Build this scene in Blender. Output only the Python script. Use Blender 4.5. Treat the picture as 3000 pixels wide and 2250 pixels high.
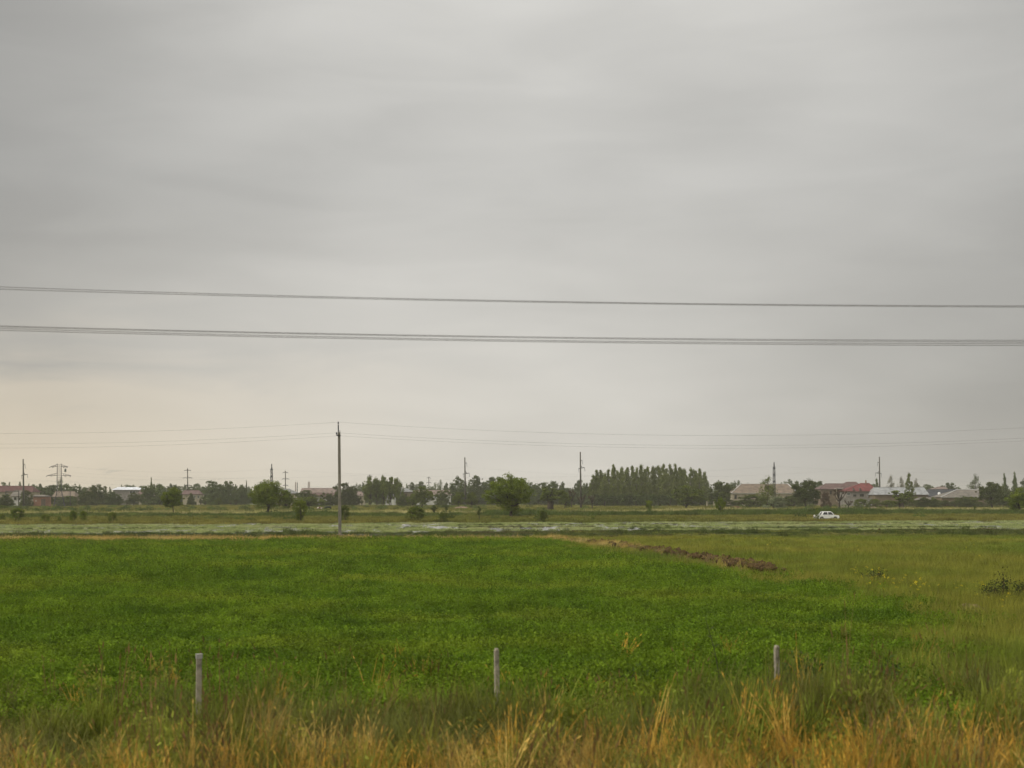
import bpy, bmesh, math, random
import numpy as np
from mathutils import Vector, Matrix

for o in list(bpy.data.objects):
    bpy.data.objects.remove(o, do_unlink=True)
SC = bpy.context.scene
COL = SC.collection
R = math.radians

# ---------------------------------------------------------------- camera, sky, sun, exposure
EYE = 4.0            # eye height from the raised track bed, metres
FPX = 4121.0         # focal length in photograph pixels (3000 wide)
HOR = 1452.0         # photograph row of the horizon
cam_data = bpy.data.cameras.new('camera')
cam_data.sensor_fit = 'HORIZONTAL'
cam_data.sensor_width = 36.0
cam_data.lens = 36.0 * FPX / 3000.0
cam_data.shift_y = (HOR - 1125.0) / 3000.0
cam_data.clip_start = 0.5
cam_data.clip_end = 20000.0
cam_data.dof.use_dof = True
cam_data.dof.focus_distance = 240.0
cam_data.dof.aperture_fstop = 1.7
cam = bpy.data.objects.new('camera', cam_data)
COL.objects.link(cam)
cam.location = (0, 0, EYE)
cam.rotation_euler = (R(90), 0, 0)
SC.camera = cam

SUN_EL, SUN_AZ = R(38), R(-108)     # sun behind the cloud, to the left
world = bpy.data.worlds.new('World')
SC.world = world
world.use_nodes = True
wt = world.node_tree
for n in list(wt.nodes):
    wt.nodes.remove(n)
def wn(t, **k):
    n = wt.nodes.new(t)
    for a, v in k.items():
        setattr(n, a, v)
    return n
w_out = wn('ShaderNodeOutputWorld'); w_bg = wn('ShaderNodeBackground')
w_bg.inputs['Strength'].default_value = 0.1
sky = wn('ShaderNodeTexSky', sky_type='NISHITA', sun_disc=False, sun_elevation=SUN_EL, sun_rotation=SUN_AZ)
tc = wn('ShaderNodeTexCoord')
def wmath(op, a, b=None, c=None, clamp=False):
    n = wn('ShaderNodeMath', operation=op, use_clamp=clamp)
    for i, v in enumerate((a, b, c)):
        if v is None: continue
        if isinstance(v, (int, float)): n.inputs[i].default_value = v
        else: wt.links.new(v, n.inputs[i])
    return n.outputs[0]
sep = wn('ShaderNodeSeparateXYZ'); wt.links.new(tc.outputs['Generated'], sep.inputs[0])
def wnoise(scale_vec, loc, scale, detail, rough, dist=0.0):
    m = wn('ShaderNodeMapping'); m.inputs['Scale'].default_value = scale_vec; m.inputs['Location'].default_value = loc
    m.inputs['Rotation'].default_value = (0, R(-9), 0)
    wt.links.new(tc.outputs['Generated'], m.inputs['Vector'])
    n = wn('ShaderNodeTexNoise'); n.inputs['Scale'].default_value = scale
    n.inputs['Detail'].default_value = detail; n.inputs['Roughness'].default_value = rough
    n.inputs['Distortion'].default_value = dist
    wt.links.new(m.outputs[0], n.inputs['Vector'])
    return n.outputs['Fac']
big = wnoise((1, 1, 2.6), (3.1, 0.4, 1.7), 3.4, 2.0, 0.45, 0.3)        # broad light and dark cloud masses
mid = wnoise((1, 1, 5.0), (0.3, 2.2, 5.1), 7.0, 5.0, 0.5, 0.5)         # streaky layers
# cloud brightness, centred on one
b1 = wmath('MULTIPLY_ADD', big, 0.55, -0.275)
b2 = wmath('MULTIPLY_ADD', mid, 0.24, -0.12)
lum = wmath('ADD', wmath('ADD', b1, b2), 1.0)
zz = wmath('MAXIMUM', sep.outputs['Z'], 0.0)
up = wmath('MULTIPLY_ADD', wmath('MULTIPLY', zz, zz), 1.3, 1.0)      # overcast sky: brighter towards the zenith
lum = wmath('MULTIPLY', lum, up)
# the thin spot in the cloud low on the left where warm light comes through
def lobe(dirv, power):
    d = wn('ShaderNodeVectorMath', operation='DOT_PRODUCT')
    v = Vector(dirv).normalized(); d.inputs[1].default_value = v
    nrm = wn('ShaderNodeVectorMath', operation='NORMALIZE'); wt.links.new(tc.outputs['Generated'], nrm.inputs[0])
    wt.links.new(nrm.outputs[0], d.inputs[0])
    return wmath('POWER', wmath('MAXIMUM', d.outputs['Value'], 0.0), power)
low = wmath('SUBTRACT', 1.0, wmath('MULTIPLY', sep.outputs['Z'], 4.6), None, True)
edge = wmath('DIVIDE', wmath('ADD', wmath('SUBTRACT', 0.118, sep.outputs['Z']), wmath('MULTIPLY_ADD', mid, 0.16, -0.08)), 0.05, None, True)   # lower rim of the grey cloud deck
warm = wmath('MULTIPLY', lobe((-0.44, 1.0, 0.03), 26.0), wmath('MULTIPLY', low, wmath('MULTIPLY_ADD', edge, 0.75, 0.25)))
cloud_l = lobe((-0.46, 1.0, 0.20), 26.0)      # heavier cloud to the left and to the right
cloud_r = lobe((0.50, 1.0, 0.12), 20.0)
cloud_tl = lobe((-0.42, 1.0, 0.42), 60.0)
dim = wmath('ADD', wmath('MULTIPLY', cloud_l, 0.36), wmath('ADD', wmath('MULTIPLY', cloud_r, 0.40), wmath('MULTIPLY', cloud_tl, 0.22)))
lum = wmath('MULTIPLY', lum, wmath('SUBTRACT', 1.0, dim))
lum = wmath('ADD', lum, wmath('ADD', wmath('MULTIPLY', warm, 0.34), wmath('MULTIPLY', low, 0.05)))
wcol = wn('ShaderNodeMix', data_type='RGBA')
wcol.inputs['A'].default_value = (4.72, 4.63, 4.38, 1)     # neutral grey cloud
wcol.inputs['B'].default_value = (5.2, 4.45, 3.35, 1)     # warm light near the horizon
wf = wmath('ADD', wmath('MULTIPLY', warm, 0.85), wmath('MULTIPLY', low, 0.18), None, True)
wt.links.new(wf, wcol.inputs['Factor'])
wmul = wn('ShaderNodeVectorMath', operation='SCALE')
wt.links.new(wcol.outputs['Result'], wmul.inputs[0]); wt.links.new(lum, wmul.inputs['Scale'])
wmix = wn('ShaderNodeMix', data_type='RGBA'); wmix.inputs['Factor'].default_value = 0.97
wt.links.new(sky.outputs[0], wmix.inputs['A']); wt.links.new(wmul.outputs[0], wmix.inputs['B'])
wt.links.new(wmix.outputs['Result'], w_bg.inputs['Color'])
wt.links.new(w_bg.outputs[0], w_out.inputs['Surface'])

sun_data = bpy.data.lights.new('sun', 'SUN')
sun_data.energy = 1.5
sun_data.angle = R(35)
sun_data.color = (1.0, 0.95, 0.86)
sun = bpy.data.objects.new('sun', sun_data); COL.objects.link(sun)
sv = Vector((math.sin(SUN_AZ) * math.cos(SUN_EL), math.cos(SUN_AZ) * math.cos(SUN_EL), math.sin(SUN_EL)))
sun.rotation_euler = sv.to_track_quat('Z', 'Y').to_euler()
sun.location = sv * 100

SC.view_settings.view_transform = 'Standard'
SC.view_settings.look = 'None'
SC.view_settings.exposure = 0.35
SC.view_settings.gamma = 1.0
SC.view_settings.use_curve_mapping = False
cy = SC.cycles
cy.max_bounces = 5; cy.diffuse_bounces = 2; cy.glossy_bounces = 2; cy.transmission_bounces = 4
cy.volume_bounces = 0; cy.transparent_max_bounces = 8
cy.use_adaptive_sampling = True; cy.adaptive_threshold = 0.02
cy.use_denoising = True
cy.caustics_reflective = False; cy.caustics_refractive = False
cy.sample_clamp_indirect = 4.0

# ---------------------------------------------------------------- helpers
rng = np.random.default_rng(11)
def px(x, D):            # photograph column at distance D -> metres across
    return (x - 1500.0) / FPX * D
def pz(y, D):            # photograph row at distance D -> metres above the ground
    return EYE + (HOR - y) / FPX * D
def gd(y):               # distance of the ground at a photograph row
    return EYE * FPX / (y - HOR)
def gp(x, y):
    D = gd(y); return (px(x, D), D)

def vnoise(x, y, seed, scale):
    """smooth value noise, 0..1, for arrays"""
    r = np.random.default_rng(seed); T = r.random((64, 64))
    u = np.asarray(x) / scale + 1000.3; v = np.asarray(y) / scale + 1000.7
    i = np.floor(u).astype(int); j = np.floor(v).astype(int)
    fu = u - i; fv = v - j
    fu = fu * fu * (3 - 2 * fu); fv = fv * fv * (3 - 2 * fv)
    a = T[i % 64, j % 64]; b = T[(i + 1) % 64, j % 64]; c = T[i % 64, (j + 1) % 64]; d = T[(i + 1) % 64, (j + 1) % 64]
    return (a * (1 - fu) + b * fu) * (1 - fv) + (c * (1 - fu) + d * fu) * fv
def fnoise(x, y, seed, scale):
    return 0.55 * vnoise(x, y, seed, scale) + 0.3 * vnoise(x, y, seed + 1, scale / 2.3) + 0.15 * vnoise(x, y, seed + 2, scale / 5.1)

def np_mesh(name, V, F):
    """V (n,3), F (m,k) all faces with k corners"""
    V = np.asarray(V, dtype=np.float32); F = np.asarray(F, dtype=np.int32)
    me = bpy.data.meshes.new(name)
    me.vertices.add(len(V)); me.vertices.foreach_set('co', V.ravel())
    k = F.shape[1]
    me.loops.add(F.size); me.loops.foreach_set('vertex_index', F.ravel())
    me.polygons.add(len(F)); me.polygons.foreach_set('loop_start', np.arange(len(F), dtype=np.int32) * k)
    me.update(calc_edges=True); me.validate()
    return me

class MB:
    def __init__(s): s.v = []; s.f = []
    def poly(s, verts, faces):
        o = len(s.v); s.v += [tuple(p) for p in verts]; s.f += [tuple(i + o for i in f) for f in faces]; return s
    def box(s, c, d, rz=0.0):
        x, y, z = d[0] / 2, d[1] / 2, d[2] / 2; ca, sa = math.cos(rz), math.sin(rz)
        P = []
        for a, b, e in ((-x, -y, -z), (x, -y, -z), (x, y, -z), (-x, y, -z), (-x, -y, z), (x, -y, z), (x, y, z), (-x, y, z)):
            P.append((c[0] + a * ca - b * sa, c[1] + a * sa + b * ca, c[2] + e))
        return s.poly(P, [(0, 3, 2, 1), (4, 5, 6, 7), (0, 1, 5, 4), (1, 2, 6, 5), (2, 3, 7, 6), (3, 0, 4, 7)])
    def tube(s, pts, rad, n=6, cap=True):
        pts = [Vector(p) for p in pts]; m = len(pts)
        if isinstance(rad, (int, float)): rad = [rad] * m
        V = []
        for i, p in enumerate(pts):
            t = (pts[min(i + 1, m - 1)] - pts[max(i - 1, 0)])
            t = t.normalized() if t.length > 1e-9 else Vector((0, 0, 1))
            a = Vector((0, 0, 1)) if abs(t.z) < 0.9 else Vector((1, 0, 0))
            u = t.cross(a).normalized(); w = t.cross(u)
            for k in range(n):
                th = 2 * math.pi * k / n
                V.append(p + (u * math.cos(th) + w * math.sin(th)) * rad[i])
        F = []
        for i in range(m - 1):
            for k in range(n):
                a = i * n + k; b = i * n + (k + 1) % n
                F.append((a, b, b + n, a + n))
        if cap:
            F.append(tuple(range(n - 1, -1, -1))); F.append(tuple((m - 1) * n + k for k in range(n)))
        return s.poly(V, F)
    def bar(s, p0, p1, w):
        return s.tube([p0, p1], w * 0.7071, 4)
    def build(s, name, mat, parent=None, smooth=False):
        me = bpy.data.meshes.new(name); me.from_pydata(s.v, [], s.f); me.update()
        return link(name, me, mat, parent, smooth)

def link(name, me, mat, parent=None, smooth=False):
    o = bpy.data.objects.new(name, me); COL.objects.link(o)
    if mat is not None and not me.materials: me.materials.append(mat)
    if smooth: me.polygons.foreach_set('use_smooth', [True] * len(me.polygons))
    if parent is not None: o.parent = parent
    return o
LABELS = {}
def tag(o, label, cat=None, group=None, kind=None):
    if label: o['label'] = label
    if cat: o['category'] = cat
    if group: o['group'] = group
    if kind: o['kind'] = kind
    return o
def thing(name, loc, label, cat, group=None, rz=0.0):
    o = bpy.data.objects.new(name, None); COL.objects.link(o)
    o.empty_display_size = 0.3
    o.location = loc; o.rotation_euler = (0, 0, rz)
    return tag(o, label, cat, group)

# ---------------------------------------------------------------- materials
MATS = {}
def mat(name, col, rough=0.8, spec=0.3, var=0.12, scale=3.0, metallic=0.0, col2=None, bump=0.0, detail=6.0, coord='Object', stretch=None):
    if name in MATS: return MATS[name]
    m = bpy.data.materials.new(name); m.use_nodes = True; nt = m.node_tree
    b = nt.nodes['Principled BSDF']
    b.inputs['Roughness'].default_value = rough; b.inputs['Specular IOR Level'].default_value = spec
    b.inputs['Metallic'].default_value = metallic
    t = nt.nodes.new('ShaderNodeTexCoord'); n = nt.nodes.new('ShaderNodeTexNoise')
    n.inputs['Scale'].default_value = scale; n.inputs['Detail'].default_value = detail; n.inputs['Roughness'].default_value = 0.6
    src = t.outputs[coord]
    if coord == 'Position':
        pass
    if stretch:
        mp = nt.nodes.new('ShaderNodeMapping'); mp.inputs['Scale'].default_value = stretch
        nt.links.new(src, mp.inputs[0]); src = mp.outputs[0]
    nt.links.new(src, n.inputs['Vector'])
    r = nt.nodes.new('ShaderNodeValToRGB')
    c2 = col2 if col2 else tuple(c * (1 - var * 2.2) for c in col)
    r.color_ramp.elements[0].color = (*c2, 1); r.color_ramp.elements[0].position = 0.36
    r.color_ramp.elements[1].color = (*[min(1, c * (1 + (0 if col2 else var))) for c in col], 1); r.color_ramp.elements[1].position = 0.64
    nt.links.new(n.outputs['Fac'], r.inputs['Fac']); nt.links.new(r.outputs[0], b.inputs['Base Color'])
    if bump:
        bp = nt.nodes.new('ShaderNodeBump'); bp.inputs['Strength'].default_value = bump; bp.inputs['Distance'].default_value = 0.05
        nt.links.new(n.outputs['Fac'], bp.inputs['Height']); nt.links.new(bp.outputs[0], b.inputs['Normal'])
    MATS[name] = m
    return m

def leafmat(name, c1, c2, c3=None, scale=0.25, fine=2.0, transl=0.3, rough=0.75, rnd=0.35, spec=0.06):
    rough = max(rough, 0.7)
    """leaf or blade: colour drifts over metres of ground and from plant to plant, light passes through"""
    if name in MATS: return MATS[name]
    m = bpy.data.materials.new(name); m.use_nodes = True; nt = m.node_tree
    b = nt.nodes['Principled BSDF']; out = nt.nodes['Material Output']
    b.inputs['Roughness'].default_value = rough; b.inputs['Specular IOR Level'].default_value = spec
    g = nt.nodes.new('ShaderNodeNewGeometry')
    def nz(s, d):
        n = nt.nodes.new('ShaderNodeTexNoise'); n.inputs['Scale'].default_value = s; n.inputs['Detail'].default_value = d
        nt.links.new(g.outputs['Position'], n.inputs['Vector']); return n.outputs['Fac']
    def mx(f, a, bb, facv=None):
        n = nt.nodes.new('ShaderNodeMix'); n.data_type = 'RGBA'
        nt.links.new(f, n.inputs['Factor'])
        for i, v in (('A', a), ('B', bb)):
            if isinstance(v, tuple): n.inputs[i].default_value = (*v, 1)
            else: nt.links.new(v, n.inputs[i])
        return n.outputs['Result']
    def ramp(f, lo, hi):
        n = nt.nodes.new('ShaderNodeMapRange'); n.inputs['From Min'].default_value = lo; n.inputs['From Max'].default_value = hi
        nt.links.new(f, n.inputs['Value']); return n.outputs['Result']
    col = mx(ramp(nz(scale, 3.0), 0.36, 0.64), c1, c2)
    if c3: col = mx(ramp(nz(scale * 0.37, 2.0), 0.50, 0.66), col, c3)
    oi = nt.nodes.new('ShaderNodeObjectInfo')
    hv = nt.nodes.new('ShaderNodeHueSaturation')
    mr = nt.nodes.new('ShaderNodeMapRange'); mr.inputs['To Min'].default_value = 1 - rnd; mr.inputs['To Max'].default_value = 1 + rnd
    nt.links.new(oi.outputs['Random'], mr.inputs['Value'])
    mr2 = nt.nodes.new('ShaderNodeMapRange'); mr2.inputs['From Min'].default_value = 0.3; mr2.inputs['From Max'].default_value = 0.7
    mr2.inputs['To Min'].default_value = 0.72; mr2.inputs['To Max'].default_value = 1.28
    nt.links.new(nz(fine, 2.0), mr2.inputs['Value'])
    mm = nt.nodes.new('ShaderNodeMath'); mm.operation = 'MULTIPLY'
    nt.links.new(mr.outputs[0], mm.inputs[0]); nt.links.new(mr2.outputs[0], mm.inputs[1])
    nt.links.new(mm.outputs[0], hv.inputs['Value']); nt.links.new(col, hv.inputs['Color'])
    nt.links.new(hv.outputs[0], b.inputs['Base Color'])
    if transl > 0:
        tr = nt.nodes.new('ShaderNodeBsdfTranslucent'); nt.links.new(hv.outputs[0], tr.inputs['Color'])
        ms = nt.nodes.new('ShaderNodeMixShader'); ms.inputs[0].default_value = transl
        nt.links.new(b.outputs[0], ms.inputs[1]); nt.links.new(tr.outputs[0], ms.inputs[2])
        nt.links.new(ms.outputs[0], out.inputs['Surface'])
    MATS[name] = m
    return m

CONCRETE = mat('weathered_concrete', (0.20, 0.185, 0.145), 0.9, 0.2, 0.15, 2.0, stretch=(3, 3, 0.6))
CONCRETE_D = mat('old_dark_concrete', (0.105, 0.098, 0.082), 0.9, 0.2, 0.15, 1.0, stretch=(2, 2, 0.3))
POSTC = mat('fence_concrete', (0.33, 0.29, 0.215), 0.9, 0.2, 0.24, 6.0, bump=0.3)
STEEL = mat('dark_galvanised_steel', (0.05, 0.052, 0.06), 0.6, 0.4, 0.1, 1.0, metallic=0.3)
RUSTY = mat('rusty_mast_paint', (0.16, 0.06, 0.045), 0.8, 0.3, 0.2, 0.5)
GLASSI = mat('glazed_insulator', (0.05, 0.055, 0.06), 0.35, 0.5, 0.05, 4.0)
CABLE = mat('bare_aluminium_cable', (0.16, 0.155, 0.145), 0.6, 0.4, 0.05, 1.0)
BARK = mat('grey_brown_bark', (0.065, 0.05, 0.036), 0.95, 0.1, 0.25, 3.0, bump=0.4, stretch=(3, 3, 0.7))
BARK_P = mat('pale_poplar_bark', (0.20, 0.185, 0.15), 0.9, 0.1, 0.2, 1.0, stretch=(3, 3, 0.5))
WHITE = mat('white_car_paint', (0.80, 0.79, 0.75), 0.35, 0.5, 0.02, 2.0)
SOIL = mat('dark_damp_soil', (0.10, 0.066, 0.03), 0.95, 0.04, 0.2, 2.5, bump=0.5)
# ---------------------------------------------------------------- ground sheets
def ground_mat(name, c1, c2, c3, s1=0.02, s2=0.35):
    m = bpy.data.materials.new(name); m.use_nodes = True; nt = m.node_tree
    b = nt.nodes['Principled BSDF']; b.inputs['Roughness'].default_value = 0.95; b.inputs['Specular IOR Level'].default_value = 0.1
    g = nt.nodes.new('ShaderNodeNewGeometry')
    def nz(s, d, lo, hi):
        n = nt.nodes.new('ShaderNodeTexNoise'); n.inputs['Scale'].default_value = s; n.inputs['Detail'].default_value = d
        nt.links.new(g.outputs['Position'], n.inputs['Vector'])
        r = nt.nodes.new('ShaderNodeMapRange'); r.inputs['From Min'].default_value = lo; r.inputs['From Max'].default_value = hi
        nt.links.new(n.outputs['Fac'], r.inputs['Value']); return r.outputs[0]
    def mx(f, a, c):
        n = nt.nodes.new('ShaderNodeMix'); n.data_type = 'RGBA'; nt.links.new(f, n.inputs['Factor'])
        for i, v in (('A', a), ('B', c)):
            if isinstance(v, tuple): n.inputs[i].default_value = (*v, 1)
            else: nt.links.new(v, n.inputs[i])
        return n.outputs['Result']
    nt.links.new(mx(nz(s2, 6, 0.42, 0.62), mx(nz(s1, 4, 0.4, 0.6), c1, c2), c3), b.inputs['Base Color'])
    return m
def line_pts(yl, yr, xa=-1500, xb=4500, n=61):
    """a straight line on the ground that runs from photograph row yl at column 0 to yr at column 3000"""
    P = []
    A = Vector(gp(0, yl)); B = Vector(gp(3000, yr)); d = B - A
    for i in range(n):
        t = xa / 3000 + (xb - xa) / 3000 * i / (n - 1)
        P.append(A + d * t)
    return P
def strip(name, l0, l1, z, m, hump=0.0, rows=9, seed=1, rough=0.0, edge=0.0):
    """a band of ground between two lines; hump raises its middle into a bank"""
    A = line_pts(*l0); B = line_pts(*l1); n = len(A); V = []; F = []
    for j in range(rows):
        t = j / (rows - 1)
        for i in range(n):
            p = A[i].lerp(B[i], t)
            e = 0
            if edge and (j == 0 or j == rows - 1): e = (float(fnoise(p.x, p.y, seed + 7, 9.0)) - 0.5) * edge
            h = hump * math.sin(math.pi * t) ** 0.8 * (0.65 + 0.7 * float(fnoise(p.x, p.y, seed, 6.0))) if 0 < t < 1 else 0
            V.append((p.x, p.y + e, z + h + rough * float(fnoise(p.x, p.y, seed + 3, 2.0))))
    for j in range(rows - 1):
        for i in range(n - 1):
            a = j * n + i; F.append((a, a + 1, a + 1 + n, a + n))
    o = link(name, np_mesh(name, V, F), m, None, True)
    return tag(o, None, kind='structure')

g_mat = ground_mat('rough_grass_ground', (0.09, 0.105, 0.027), (0.125, 0.125, 0.036), (0.065, 0.08, 0.022))
o = link('ground', np_mesh('ground', [(-2500, -120, 0), (2500, -120, 0), (2500, 2600, 0), (-2500, 2600, 0)], [(0, 1, 2, 3)]), g_mat)
tag(o, None, kind='structure')

# crop field: the straight-edged lucerne field in front
FIELD_R = [(1602, 1592), (1700, 1625), (1850, 1650), (2050, 1672), (2270, 1705), (2420, 1745), (2600, 1772), (2724, 1800), (2760, 1860), (2740, 1920), (2700, 2000), (2640, 2120)]
fr = [Vector(gp(*p)) for p in FIELD_R]
FAR_A = Vector(gp(-700, 1600)); FAR_B = fr[0]
def field_right(Y):
    """right-hand limit of the crop at distance Y"""
    ys = np.array([p.y for p in fr])[::-1]; xs = np.array([p.x for p in fr])[::-1]
    return np.interp(Y, ys, xs)
def field_far(X):
    return FAR_A.y + (X - FAR_A.x) / (FAR_B.x - FAR_A.x) * (FAR_B.y - FAR_A.y)
poly = [(-42, 22, 0.004), (fr[-1].x - 1, 22, 0.004)] + [(p.x, p.y, 0.004) for p in fr[::-1]] + [(FAR_A.x, FAR_A.y, 0.004)]
soil_m = ground_mat('crop_soil', (0.03, 0.05, 0.012), (0.04, 0.062, 0.014), (0.028, 0.035, 0.014), 0.05, 0.6)
o = MB().poly(poly, [tuple(range(len(poly)))]).build('field_soil', soil_m); tag(o, None, kind='structure')

L_STRAW0, L_STRAW1 = (1600, 1588), (1584, 1577)
L_PAD0, L_PAD1 = (1568, 1555), (1537.5, 1525.5)
L_REED0 = (1523, 1512)
straw_m = ground_mat('stubble_ground', (0.26, 0.20, 0.10), (0.20, 0.165, 0.08), (0.12, 0.11, 0.045), 0.08, 0.5)
A = line_pts(*L_STRAW0); B = line_pts(*L_STRAW1)
XSTRAW = 0.5
V = []; F = []
ii = [i for i in range(len(A)) if A[i].x < XSTRAW]
for i in ii: V += [(A[i].x, A[i].y, 0.008), (B[i].x, B[i].y, 0.008)]
for k in range(len(ii) - 1): F.append((2 * k, 2 * k + 2, 2 * k + 3, 2 * k + 1))
o = MB().poly(V, F).build('stubble_strip', straw_m); tag(o, None, kind='structure')
bank_m = ground_mat('weedy_bank_soil', (0.052, 0.055, 0.022), (0.07, 0.06, 0.032), (0.04, 0.05, 0.016), 0.06, 0.5)
strip('ditch_bank', L_STRAW1, (L_PAD0[0] - 0.5, L_PAD0[1] - 0.3), 0.0, bank_m, 0.2, 9, 5, 0.05)
strip('far_bank', (L_PAD1[0] + 0.3, L_PAD1[1] + 0.2), L_REED0, 0.0, ground_mat('bank_turf', (0.10, 0.105, 0.033), (0.125, 0.115, 0.042), (0.075, 0.085, 0.026), 0.03, 0.3), 0.25, 9, 9, 0.05)

# rice paddy water
wm = bpy.data.materials.new('paddy_water'); wm.use_nodes = True
nt = wm.node_tree; b = nt.nodes['Principled BSDF']
b.inputs['Base Color'].default_value = (0.10, 0.10, 0.075, 1); b.inputs['Roughness'].default_value = 0.16
b.inputs['IOR'].default_value = 1.33
g = nt.nodes.new('ShaderNodeNewGeometry'); n = nt.nodes.new('ShaderNodeTexNoise'); n.inputs['Scale'].default_value = 2.2; n.inputs['Detail'].default_value = 4
nt.links.new(g.outputs['Position'], n.inputs['Vector'])
bp = nt.nodes.new('ShaderNodeBump'); bp.inputs['Strength'].default_value = 0.5; bp.inputs['Distance'].default_value = 0.06
nt.links.new(n.outputs['Fac'], bp.inputs['Height']); nt.links.new(bp.outputs[0], b.inputs['Normal'])
strip('paddy_water', L_PAD0, L_PAD1, 0.03, wm, 0, 2)
far_pad = ground_mat('young_rice_flat', (0.12, 0.155, 0.06), (0.14, 0.165, 0.075), (0.10, 0.135, 0.05), 0.03, 0.4)
def flat(name, x0, x1, D0, D1, z, m):
    o = MB().poly([(px(x0, D0), D0, z), (px(x1, D0), D0, z), (px(x1, D1), D1, z), (px(x0, D1), D1, z)], [(0, 1, 2, 3)]).build(name, m)
    return tag(o, None, kind='structure')
flat('distant_rice_field', 300, 720, 545, 600, 0.006, far_pad)
flat('distant_rice_field', 985, 1345, 525, 590, 0.006, far_pad)

# ---------------------------------------------------------------- scattered plants (uncountable): geometry-node points
def proto_coll(name, meshes, m):
    c = bpy.data.collections.new(name)
    for i, me in enumerate(meshes):
        if not me.materials: me.materials.append(m)
        c.objects.link(bpy.data.objects.new('%s_%02d' % (name, i), me))
    return c
def scatter(name, P, scl, coll, nproto, label, cat, m, seed=3, tilt=0.12, zs=None):
    n = len(P); r = np.random.default_rng(seed)
    me = bpy.data.meshes.new(name); me.vertices.add(n); me.vertices.foreach_set('co', np.asarray(P, dtype=np.float32).ravel())
    a = me.attributes.new('rot', 'FLOAT_VECTOR', 'POINT')
    rot = np.stack([r.normal(0, tilt, n), r.normal(0, tilt, n), r.random(n) * 6.283], 1).astype(np.float32); a.data.foreach_set('vector', rot.ravel())
    a = me.attributes.new('scl', 'FLOAT_VECTOR', 'POINT')
    s = np.asarray(scl, dtype=np.float32); z = s if zs is None else np.asarray(zs, dtype=np.float32)
    a.data.foreach_set('vector', np.stack([s, s, z], 1).ravel())
    a = me.attributes.new('idx', 'INT', 'POINT'); a.data.foreach_set('value', r.integers(0, nproto, n).astype(np.int32))
    me.materials.append(m); me.update()
    o = bpy.data.objects.new(name, me); COL.objects.link(o)
    ng = bpy.data.node_groups.new(name, 'GeometryNodeTree')
    ng.interface.new_socket('Geometry', in_out='INPUT', socket_type='NodeSocketGeometry')
    ng.interface.new_socket('Geometry', in_out='OUTPUT', socket_type='NodeSocketGeometry')
    gi = ng.nodes.new('NodeGroupInput'); go = ng.nodes.new('NodeGroupOutput')
    ip = ng.nodes.new('GeometryNodeInstanceOnPoints'); ci = ng.nodes.new('GeometryNodeCollectionInfo')
    ci.inputs['Collection'].default_value = coll; ci.inputs['Separate Children'].default_value = True; ci.inputs['Reset Children'].default_value = True
    def na(nm, t):
        k = ng.nodes.new('GeometryNodeInputNamedAttribute'); k.data_type = t; k.inputs['Name'].default_value = nm; return k.outputs['Attribute']
    e = ng.nodes.new('FunctionNodeEulerToRotation')
    ng.links.new(na('rot', 'FLOAT_VECTOR'), e.inputs[0])
    ip.inputs['Pick Instance'].default_value = True
    ng.links.new(gi.outputs[0], ip.inputs['Points']); ng.links.new(ci.outputs[0], ip.inputs['Instance'])
    ng.links.new(na('idx', 'INT'), ip.inputs['Instance Index']); ng.links.new(e.outputs[0], ip.inputs['Rotation'])
    ng.links.new(na('scl', 'FLOAT_VECTOR'), ip.inputs['Scale']); ng.links.new(ip.outputs[0], go.inputs[0])
    md = o.modifiers.new('plants', 'NODES'); md.node_group = ng
    return tag(o, label, cat, None, 'stuff')

def diamonds(C, S, r, aspect=0.55, up=0.0, along=None):
    """leaf-shaped quads at centres C with half-lengths S"""
    n = len(C)
    N = r.normal(size=(n, 3)); N[:, 2] += up * 2; N /= np.linalg.norm(N, axis=1)[:, None]
    T = r.normal(size=(n, 3)) if along is None else along + r.normal(size=(n, 3)) * 0.35
    T -= (T * N).sum(1)[:, None] * N; T /= np.linalg.norm(T, axis=1)[:, None] + 1e-9
    B = np.cross(N, T)
    S = np.asarray(S)[:, None]
    V = np.stack([C - T * S, C + B * S * aspect - T * S * 0.1, C + T * S, C - B * S * aspect - T * S * 0.1], 1).reshape(-1, 3)
    F = np.arange(4 * n).reshape(-1, 4)
    return V, F
def lucerne(seed, rad=0.33, h=0.36, stems=24):
    r = np.random.default_rng(seed); C = []; S = []
    for k in range(stems):
        a = r.random() * 6.283; d = rad * math.sqrt(r.random()); hh = h * (0.65 + 0.5 * r.random())
        bx, by = d * math.cos(a), d * math.sin(a); lx, ly = r.normal(0, 0.08, 2)
        for j in range(9):
            t = 0.35 + 0.65 * (j + r.random()) / 9
            q = r.normal(0, 0.03, 2)
            C.append((bx + lx * t + q[0], by + ly * t + q[1], hh * t)); S.append(0.021 + 0.016 * r.random())
    return np_mesh('lucerne_%d' % seed, *diamonds(np.array(C), S, r, 0.62, 0.5))
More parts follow.
